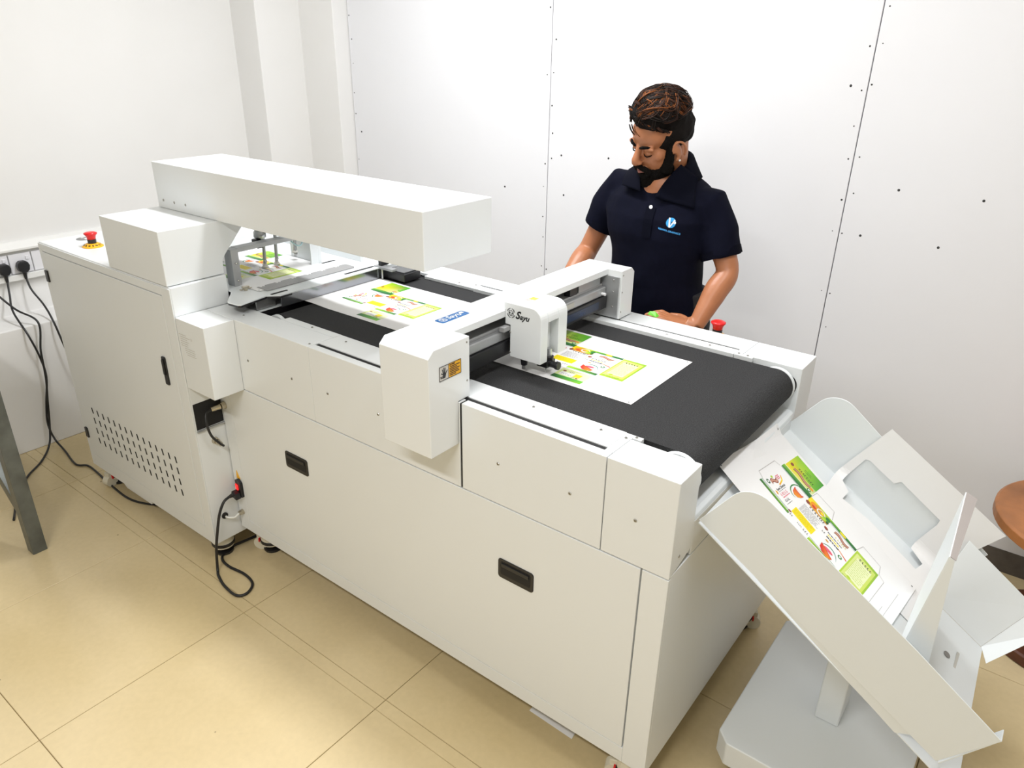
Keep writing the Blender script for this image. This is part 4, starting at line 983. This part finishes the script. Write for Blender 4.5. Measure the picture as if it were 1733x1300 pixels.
PX = Vector((-1.04, 2.19, 0))
person = thing('person', PX, 'man in navy polo shirt and dark hair leaning over the machine, looking down', 'person')

def remesh(o, vox, smooth_it=4, fac=.5):
    r = o.modifiers.new('skin', 'REMESH'); r.mode = 'VOXEL'; r.voxel_size = vox; r.use_smooth_shade = True
    if smooth_it:
        s = o.modifiers.new('soften', 'SMOOTH'); s.iterations = smooth_it; s.factor = fac
    return o
def bake(o):
    """keep the evaluated surface as plain mesh data"""
    dg = bpy.context.evaluated_depsgraph_get(); dg.update()
    me = bpy.data.meshes.new_from_object(o.evaluated_get(dg))
    o.modifiers.clear(); o.data = me
    for p in me.polygons: p.use_smooth = True
    return o

# head frame: l = his left, f = face forward, u = crown
yaw, pitch, roll = -.46, .43, .23
F0 = Vector((math.sin(yaw), -math.cos(yaw), 0)); L0 = Vector((math.cos(yaw), math.sin(yaw), 0)); Z = Vector((0, 0, 1))
HF = F0 * math.cos(pitch) - Z * math.sin(pitch); HU = Z * math.cos(pitch) + F0 * math.sin(pitch); HL = L0
HL, HU = (HL * math.cos(roll) - HU * math.sin(roll)), (HU * math.cos(roll) + HL * math.sin(roll))
HC = Vector((-1.059, 2.120, 1.400))
HS = .945
HM = Matrix((HL, HF, HU)).transposed()
def H(l, f, u): return HC + HM @ Vector((l, f, u)) * HS
HM4 = HM.to_4x4()
def hell(b, c, r, rot=None):
    M_ = HM4 if rot is None else HM4 @ rot
    b.ell(H(*c), tuple(x * HS for x in r), M_)

bd = MB()
hell(bd, (0, -.012, .030), (.074, .094, .086))
hell(bd, (0, .034, -.040), (.057, .058, .078))
hell(bd, (0, .040, -.085), (.047, .044, .036))
hell(bd, (0, .068, -.102), (.022, .020, .018))
for s_ in (-1, 1):
    hell(bd, (s_ * .036, .052, -.030), (.023, .022, .022))
    hell(bd, (s_ * .030, .081, .010), (.030, .012, .009))
    hell(bd, (s_ * .031, .079, -.007), (.0155, .0120, .0105))
    hell(bd, (s_ * .010, .104, -.040), (.0085, .010, .0075))
    # ear: a thin shell with a rolled rim and a lobe
    hell(bd, (s_ * .0755, .000, -.026), (.0060, .017, .027), Matrix.Rotation(-.30, 4, 'X') @ Matrix.Rotation(s_ * -.40, 4, 'Z'))
    rim_ = []
    for k in range(13):
        t_ = -.9 + 4.3 * k / 12
        fe, ue = -.020 * math.cos(t_) * 1.0, .030 * math.sin(t_)
        rim_.append(H(s_ * (.0790 + .010 * (-fe + .004) / .024), .001 + fe * -1 * -1, -.024 + ue))
    bd.tube(rim_, .0044, 8, radii=[.0035] + [.0048] * 11 + [.0035])
    hell(bd, (s_ * .0770, .006, -.052), (.0060, .0090, .0095))
hell(bd, (0, .042, .034), (.063, .052, .052))
bd.tube([H(0, .088, .012), H(0, .100, -.010), H(0, .114, -.032)], .01, 12, radii=[.0085, .0098, .0125])
hell(bd, (0, .113, -.036), (.0135, .0125, .0115))
hell(bd, (0, .092, -.064), (.024, .012, .008)); hell(bd, (0, .090, -.075), (.020, .011, .007))
# neck and trunk core
NB = Vector((-1.068, 2.205, 1.275))
bd.tube([H(0, -.030, .0), H(0, -.022, -.075), NB + Vector((0, -.010, .02)), NB + Vector((0, 0, -.05))], .06, 20, radii=[.058, .056, .058, .075])
bd.ell((-1.060, 2.140, 1.232), (.056, .050, .075))
bd.ell((-1.062, 2.165, 1.13), (.155, .085, .14)); bd.ell((-1.045, 2.175, .97), (.140, .085, .17)); bd.ell((-1.035, 2.185, .84), (.145, .090, .10))
SR, SLh = Vector((-1.228, 2.205, 1.226)), Vector((-.900, 2.175, 1.196))
bd.ell(SR, (.045, .045, .045)); bd.ell(SLh, (.045, .045, .045))
bd.tube([SR + Vector((.1, -.02, 0)), SR], .04, 12); bd.tube([SLh + Vector((-.1, -.02, 0)), SLh], .04, 12)
ER, WR = Vector((-1.322, 2.172, 1.005)), Vector((-1.325, 2.040, .918))
EL, WL_ = Vector((-.812, 2.150, 1.022)), Vector((-.842, 2.030, .868))
def limb(a, e, w):
    pts = spline([a, a.lerp(e, .5), e, e.lerp(w, .35), e.lerp(w, .7), w], 5)
    rad = []
    n = len(pts)
    for i in range(n):
        t = i / (n - 1)
        rad.append(.043 - .009 * t / .4 if t < .4 else (.0342 + .0028 * math.sin((t - .4) / .3 * PI) if t < .7 else .0335 - (.0335 - .0238) * (t - .7) / .3))
    bd.tube(pts, .04, 18, radii=rad)
limb(SR, ER, WR); limb(SLh, EL, WL_)
def hand(w, d, side, spread=.0185, curl=.55):
    """palm, four fingers and a thumb; d = pointing direction (horizontal), side = +1 when the thumb lies on the left of d"""
    d = Vector(d).normalized(); p = Vector((-d.y, d.x, 0))        # p: left of d
    M_ = Matrix((d, p, Vector((0, 0, 1)))).transposed().to_4x4()
    bd.tube([w, w + d * .03], .024, 12, radii=[.0238, .0235])
    bd.ell(w + d * .055 + Vector((0, 0, -.002)), (.050, .041, .0145), M_)
    for k, (off, ln, r) in enumerate(((.030, .066, .0085), (.0105, .076, .0090), (-.0095, .071, .0086), (-.028, .056, .0076))):
        a = w + d * (.088 - .005 * abs(k - 1.2)) + p * off * side
        fd_ = (d + p * off * side * 2.2).normalized()
        q1 = a + fd_ * ln * .42 + Vector((0, 0, .006)); q2 = q1 + fd_ * ln * .32 + Vector((0, 0, -ln * .14)); q3 = q2 + fd_ * ln * .22 + Vector((0, 0, -ln * .12))
        bd.tube([a - fd_ * .02, a, q1, q2, q3], r, 10, radii=[r, r * 1.05, r, r * .95, r * .78])
    a = w + d * .030 + p * .026 * side
    td = (d * .62 + p * side * .78).normalized()
    bd.tube([a - td * .012, a + td * .020, a + td * .046 + Vector((0, 0, -.004)), a + (td * .6 + d * .4).normalized() * .068 + Vector((0, 0, -.007))], .010, 10, radii=[.013, .0125, .0105, .0080])
hand(WL_, (-.92, -.33, .16), -1)
hand(WR, (.12, -.98, -.05), 1)
# legs inside the trousers down to the ankles
for sx in (-1, 1):
    bd.tube([(-1.035 + sx * .085, 2.19, .86), (-1.03 + sx * .095, 2.185, .48), (-1.03 + sx * .10, 2.20, .09)], .05, 14, radii=[.070, .048, .032])
    bd.ell((-1.03 + sx * .105, 2.165, .045), (.038, .10, .035))
body = bd.build('body', M_SKIN, person); remesh(body, .0034, 6, .5); bake(body)

# shirt
sh_ = MB()
def ring(cx, cy, z, a, b_, rot=0, n=40, pw=2.4):
    out = []
    for k in range(n):
        t = 2 * PI * k / n; c, s_ = math.cos(t), math.sin(t)
        x = a * math.copysign(abs(c) ** (2 / pw), c); y = b_ * math.copysign(abs(s_) ** (2 / pw), s_)
        out.append(Vector((cx + x * math.cos(rot) - y * math.sin(rot), cy + x * math.sin(rot) + y * math.cos(rot), z)))
    return out
RG = [(-1.030, 2.185, .76, .168, .118), (-1.040, 2.180, .86, .158, .112), (-1.052, 2.172, .95, .152, .111), (-1.057, 2.168, 1.03, .156, .113), (-1.057, 2.165, 1.10, .174, .117), (-1.060, 2.168, 1.16, .190, .115), (-1.064, 2.178, 1.21, .182, .103), (-1.066, 2.190, 1.25, .142, .086), (-1.067, 2.200, 1.285, .092, .070), (-1.067, 2.205, 1.305, .066, .062)]
sh_.loft([ring(*q[:2], q[2], q[3], q[4], rot=-.06) for q in RG])
HRm, HLm = Vector((-1.288, 2.190, 1.083)), Vector((-.842, 2.163, 1.060))
sh_.tube([SR + Vector((.10, -.015, .012)), SR + Vector((.0, 0, .004)), SR.lerp(HRm, .5) + Vector((-.006, 0, 0)), HRm], .06, 24, radii=[.050, .058, .061, .057])
sh_.tube([SLh + Vector((-.10, -.005, .012)), SLh + Vector((.0, 0, .004)), SLh.lerp(HLm, .5) + Vector((.008, 0, 0)), HLm], .06, 24, radii=[.050, .060, .064, .060])
shirt = sh_.build('polo_shirt', M_NAVY, person); remesh(shirt, .0050, 6, .5)
tx = bpy.data.textures.new('cloth_folds', 'CLOUDS'); tx.noise_scale = .13; tx.noise_depth = 1
dm = shirt.modifiers.new('folds', 'DISPLACE'); dm.texture = tx; dm.strength = .022; dm.mid_level = .5; dm.texture_coords = 'LOCAL'
bake(shirt)
dgp = bpy.context.evaluated_depsgraph_get()
def on_shirt(x, z, lift=.0012):
    ok, p, n_, i = shirt.ray_cast(Vector((x, 1.5, z)) - ORG['person'], Vector((0, 1, 0)))
    if not ok: return Vector((x, 2.05, z)), Vector((0, -1, 0))
    return p + ORG['person'] + n_ * lift, n_
# sleeve hems
for a, b_, r in ((SR, HRm, .0585), (SLh, HLm, .0615)):
    d = (b_ - a).normalized()
    MB().cyl(b_ - d * .022, b_ + d * .003, r + .002, r + .0015, 36, cap=False).build('sleeve_hem', M_NAVYC, shirt, smooth=True)
# collar: a stand round the nape and two spread leaves at the front
def clear_of_shirt0(v, d=.0050):
    ok, q_, nn, _ = shirt.closest_point_on_mesh(v - ORG['person']); q_ = q_ + ORG['person']
    return q_ + nn * d if ok else v
cb = MB(); n = 30; inner = []; mid = []; outer = []; inn2 = []
CCc = Vector((-1.067, 2.192, 1.288))
for k in range(n + 1):
    a = math.radians(-105 + 210 * k / n)          # 0 = nape
    fr = (1 - math.cos(a)) / 2
    dx, dy = math.sin(a), math.cos(a)
    inn2.append(CCc + Vector((dx * .062, dy * .060 - .012 * fr, .012 - .020 * fr)))
    inner.append(CCc + Vector((dx * (.068 + .004 * fr), dy * .068 - .010 * fr, .066 - .072 * fr)))
    mid.append(CCc + Vector((dx * (.080 + .008 * fr), dy * .080 - .012 * fr, .060 - .072 * fr)))
    outer.append(clear_of_shirt0(CCc + Vector((dx * (.108 + .020 * fr), dy * .104 - .010 * fr, -.004 - .012 * fr))))
cb.quadmesh(inn2 + inner + mid + outer, [((r) * (n + 1) + k, (r) * (n + 1) + k + 1, (r + 1) * (n + 1) + k + 1, (r + 1) * (n + 1) + k) for r in range(3) for k in range(n)])
co = cb.build('collar', M_NAVYC, shirt, smooth=True); sm = co.modifiers.new('cloth', 'SOLIDIFY'); sm.thickness = .0028; sm.offset = 0
def clear_of_shirt(v, d=.0050):
    ok, q_, nn, _ = shirt.closest_point_on_mesh(v - ORG['person'])
    q_ = q_ + ORG['person']
    if ok and (v - q_).dot(nn) < d: return q_ + nn * d
    return v
for A_, B_, C_, D_ in (((-1.002, 2.150, 1.318), (-1.036, 2.062, 1.228), (-.918, 2.094, 1.203), (-.948, 2.168, 1.284)), ((-1.130, 2.150, 1.318), (-1.086, 2.064, 1.240), (-1.162, 2.084, 1.248), (-1.186, 2.164, 1.284))):
    lf = MB(); n = 12; vs = []
    A_, B_, C_, D_ = Vector(A_), Vector(B_), Vector(C_), Vector(D_)
    for i in range(n + 1):
        for j in range(n + 1):
            s1, t1 = i / n, j / n
            v = (A_.lerp(B_, s1)).lerp(D_.lerp(C_, s1), t1) + Vector((0, -.010, .004)) * math.sin(PI * s1) * (1 - .3 * t1)
            vs.append(clear_of_shirt(v))
    lf.quadmesh(vs, [(i * (n + 1) + j, i * (n + 1) + j + 1, (i + 1) * (n + 1) + j + 1, (i + 1) * (n + 1) + j) for i in range(n) for j in range(n)])
    o = lf.build('collar_leaf', M_NAVYC, shirt, smooth=True); sm = o.modifiers.new('cloth', 'SOLIDIFY'); sm.thickness = .0026; sm.offset = 0
# placket strip and button
pk = MB(); rows = []
for k in range(9):
    z = 1.195 - .011 * k
    l_, _ = on_shirt(-1.060, z, .0016); r_, _ = on_shirt(-1.030, z, .0016); rows.append((l_, r_))
pk.quadmesh([p for r in rows for p in r], [(2 * k, 2 * k + 1, 2 * k + 3, 2 * k + 2) for k in range(8)])
o = pk.build('placket', M_NAVYC, shirt); sm = o.modifiers.new('cloth', 'SOLIDIFY'); sm.thickness = .0016
p, n_ = on_shirt(-1.046, 1.196, .003)
bt = MB().cyl(p, p + Vector((0, -.002, .0005)), .0056, n=16).build('button', M_WHITE, shirt)
# chest emblem: blue disc, white V, dot, name below
def decal(mb, pts2, x0, z0, lift, rot=0):
    out = []
    for (a, c) in pts2:
        x = x0 + a * math.cos(rot) - c * math.sin(rot); z = z0 + a * math.sin(rot) + c * math.cos(rot)
        q, _ = on_shirt(x, z, lift); out.append(q)
    mb.quadmesh(out, [tuple(range(len(out)))])
LX, LZ = -.972, 1.160
e = MB(); decal(e, [(.0145 * math.cos(2 * PI * k / 28), .0145 * math.sin(2 * PI * k / 28)) for k in range(28)], LX, LZ, .0016)
em = e.build('chest_emblem', mat('cyan_emblem', (.03, .33, .72, 1), .5), shirt)
e = MB(); decal(e, [(-.0085, .0140), (-.0040, .0140), (-.0010, -.0100), (-.0030, -.0135), (-.0055, -.0135)], LX, LZ, .0026); decal(e, [(-.0040, -.0135), (-.0010, -.0080), (.0085, .0100), (.0125, .0075), (.0015, -.0100), (-.0005, -.0135)], LX, LZ, .0027); decal(e, [(.0120 + .0032 * math.cos(2 * PI * k / 12), .0010 + .0032 * math.sin(2 * PI * k / 12)) for k in range(12)], LX, LZ, .0028)
e.build('emblem_letter', M_WHITE, em)
e = MB(); word = 'VISHWA GRAPHICS'
tmp = MB().text(word, .0078, Matrix.Identity(4), off=.00022)
vs = []
for v in tmp.v:
    q, _ = on_shirt(LX - .003 + v[0] * .98 + v[1] * .16, LZ - .0250 + v[1] * .98 - v[0] * .16, .0030); vs.append(q)
e.quadmesh(vs, tmp.f); e.build('emblem_name', mat('sky_print', (.06, .36, .80, 1), .5), em)
# trousers and shoes
tr = MB()
tr.loft([ring(-1.033, 2.187, .93, .150, .100), ring(-1.033, 2.187, .84, .160, .108), ring(-1.033, 2.187, .76, .163, .110)])
for sx in (-1, 1):
    tr.tube([(-1.035 + sx * .082, 2.19, .82), (-1.03 + sx * .093, 2.185, .48), (-1.03 + sx * .100, 2.20, .06)], .08, 20, radii=[.088, .070, .060])
tro = tr.build('trousers', M_TROU, person); remesh(tro, .008, 4); bake(tro)
for sx in (-1, 1):
    b = MB(); b.ell((-1.03 + sx * .105, 2.155, .040), (.046, .130, .042)); b.box(-1.03 + sx * .105 - .044, -1.03 + sx * .105 + .044, 2.035, 2.275, 0, .016)
    s_o = b.build('shoe', M_BLACK, person); remesh(s_o, .006, 3); bake(s_o)

# beard with moustache and sideburns
be = MB()
for s_ in (-1, 1):
    be.tube([H(s_ * .0640, .012, .012), H(s_ * .0630, .019, -.015), H(s_ * .0590, .028, -.050), H(s_ * .0500, .040, -.086)], .015, 14, radii=[.0110, .0120, .0165, .0215])
    be.tube([H(s_ * .030, .086, -.082), H(s_ * .026, .096, -.064), H(0, .1055, -.0545)], .008, 12, radii=[.0110, .0088, .0074])
hell(be, (0, .034, -.094), (.0600, .060, .045)); hell(be, (0, .068, -.120), (.038, .037, .034)); hell(be, (0, .086, -.093), (.030, .016, .014)); hell(be, (0, .060, -.134), (.030, .030, .024))
beard = be.build('beard', M_BEARD, person); remesh(beard, .0026, 3)
t2 = bpy.data.textures.new('beard_tufts', 'CLOUDS'); t2.noise_scale = .006
dm = beard.modifiers.new('tufts', 'DISPLACE'); dm.texture = t2; dm.strength = .004; dm.texture_coords = 'LOCAL'
bake(beard)
hl = MB(); hl.tube([H(-.017, .0975, -.0735), H(0, .1035, -.0755), H(.017, .0975, -.0735)], .004, 10, radii=[.002, .0052, .002]); hl.tube([H(-.017, .0985, -.067), H(0, .1045, -.0655), H(.017, .0985, -.067)], .003, 10, radii=[.0015, .0034, .0015]); hl.build('lips', M_LIP, person, smooth=True)
for s_ in (-1, 1):
    MB().tube([H(s_ * .012, .0965, .0105), H(s_ * .026, .0960, .0165), H(s_ * .040, .0875, .0170), H(s_ * .052, .0760, .0115)], .003, 8, radii=[.0034, .0046, .0040, .0015]).build('eyebrow', M_BEARD, person, smooth=True)
    MB().tube([H(s_ * .017, .0885, -.0120), H(s_ * .025, .0918, -.0150), H(s_ * .034, .0912, -.0158), H(s_ * .042, .0855, -.0140), H(s_ * .047, .0800, -.0110)], .0015, 8, radii=[.0008, .0018, .0020, .0018, .0008]).build('eyelash_line', M_BEARD, person, smooth=True)
MB().ell(H(.0845, .006, -.055), (.0036, .0036, .0036)).build('ear_stud', mat('bright_stud', (.9, .88, .84, 1), .1, .6), person, smooth=True)

# hair: faded sides, a full wavy top with copper streaks
hb = MB()
hell(hb, (0, -.020, .018), (.0800, .0965, .070)); hell(hb, (0, -.062, -.006), (.062, .045, .050))
hell(hb, (0, -.012, .068), (.0770, .092, .064)); hell(hb, (0, .034, .088), (.066, .050, .046)); hell(hb, (.0, -.052, .072), (.068, .056, .056)); hell(hb, (-.016, .050, .100), (.046, .036, .034)); hell(hb, (.026, .000, .106), (.042, .058, .036))
hair = hb.build('hair', M_HAIRF, person); remesh(hair, .0034, 3)
t3 = bpy.data.textures.new('hair_waves', 'CLOUDS'); t3.noise_scale = .020
dm = hair.modifiers.new('waves', 'DISPLACE'); dm.texture = t3; dm.strength = .006; dm.texture_coords = 'LOCAL'
bake(hair)
rh = random.Random(9)
locks = {'d': MB(), 'b': MB(), 'c': MB()}
def dome(l, f):
    q = min(.995, (l / .084) ** 2 + ((f + .004) / .098) ** 2)
    return .064 + .078 * math.sqrt(1 - q) + .010 * math.exp(-((f - .040) / .030) ** 2) * (1 - q)
def bundle(base, kind, nst, sig=.0036, thin=.0012):
    m_ = len(base)
    for s_ in range(nst):
        ol, of, ou = rh.gauss(0, sig), rh.gauss(0, sig), rh.gauss(0, sig * .6); sp = rh.uniform(.6, 1.3)
        pts = [H(l + ol * (.6 + .6 * sp * k / m_), f + of * (.6 + .6 * sp * k / m_), u + ou) for k, (l, f, u) in enumerate(base)]
        locks[kind].tube(pts, .001, 4, radii=[thin * (1.05 - .75 * (k / (m_ - 1)) ** 3) for k in range(m_)])
def clump(l0, f0, ln, kind, nst):
    """a bundle of fine hairs swept from the brow to the back and his left, in waves"""
    ph = rh.uniform(0, 6.28); amp = rh.uniform(.009, .020); sw = rh.uniform(.10, .45); N = 18; base = []
    for k in range(N):
        t = k / (N - 1)
        l = l0 + sw * ln * t + amp * math.sin(ph + 6.0 * t); f = f0 - ln * t + amp * .5 * math.cos(ph + 6.0 * t)
        q = (l / .084) ** 2 + ((f + .004) / .098) ** 2
        if q > .97: c_ = math.sqrt(.97 / q); l *= c_; f = (f + .004) * c_ - .004
        base.append((l, f, dome(l, f) + .003 + .009 * math.sin(PI * t) * abs(math.sin(ph))))
    bundle(base, kind, nst)
for k in range(170):
    l0 = -.072 + .138 * ((k * .618) % 1.0); x = rh.random(); kind = 'd' if x < .48 else ('b' if x < .72 else 'c')
    f0 = rh.uniform(-.03, .092) * math.sqrt(max(.15, 1 - (l0 / .085) ** 2))
    clump(l0, f0, rh.uniform(.06, .12), kind, 14 if kind != 'c' else 8)
# rolled curls over the brow and small ones at the temple
for cl, cf, cu, r_, turn, kind in ((-.036, .068, .104, .021, 5.4, 'd'), (-.034, .071, .103, .017, 5.6, 'c'), (-.038, .072, .101, .013, 5.2, 'b'), (-.004, .078, .092, .015, 4.6, 'd'), (.012, .078, .086, .013, 4.4, 'b'), (.026, .073, .080, .013, 4.6, 'd'), (.036, .068, .076, .012, 4.2, 'c'), (.046, .060, .070, .012, 4.8, 'd'), (.055, .050, .064, .012, 4.6, 'b'), (.061, .040, .058, .011, 4.4, 'd'), (.066, .030, .052, .010, 4.2, 'd'), (-.062, .046, .086, .015, 4.8, 'd'), (-.016, .060, .126, .018, 4.8, 'b'), (.016, .040, .134, .017, 4.4, 'c'), (.040, .015, .128, .016, 4.6, 'd')):
    base = []
    for k in range(20):
        t = k / 19; a = 2.2 - turn * t; r2 = r_ * (1 - .38 * t)
        base.append((cl + r2 * math.cos(a), cf + .006 * math.sin(a) - .004 * t, cu + r2 * math.sin(a)))
    bundle(base, kind, 14, .0022, .0011)
for l0, u0, kind in ((-.020, .070, 'b'), (-.006, .068, 'c'), (-.030, .066, 'd')):      # loose hairs on the brow
    bundle([(l0 + .020 * t, .093 - .010 * t * t + .004 * math.sin(3 * t), u0 + .012 - .042 * t) for t in [k / 11 for k in range(12)]], kind, 3, .0016, .0008)
for kind, nm, M_ in (('d', 'hair_locks', M_HAIR), ('b', 'chestnut_locks', M_HAIRB), ('c', 'copper_streaks', M_HAIRC)):
    o = locks[kind].build(nm, M_, hair, smooth=True); o['kind'] = 'stuff'
# green card under his left hand
b = MB(); b.quadmesh([(-.965, 1.948, .9012), (-.930, 1.938, .9012), (-.928, 1.952, .9030), (-.944, 1.956, .913), (-.962, 1.955, .910)], [(0, 1, 2, 3, 4)])
o = b.build('green_card', mat('leaf_green_card', (.13, .50, .03, 1), .4), org=Vector((-.93, 1.93, .901))); sm = o.modifiers.new('card', 'SOLIDIFY'); sm.thickness = .0008; sm.offset = 1
tag(o, 'small bright green card held under the man\'s fingers', 'card')
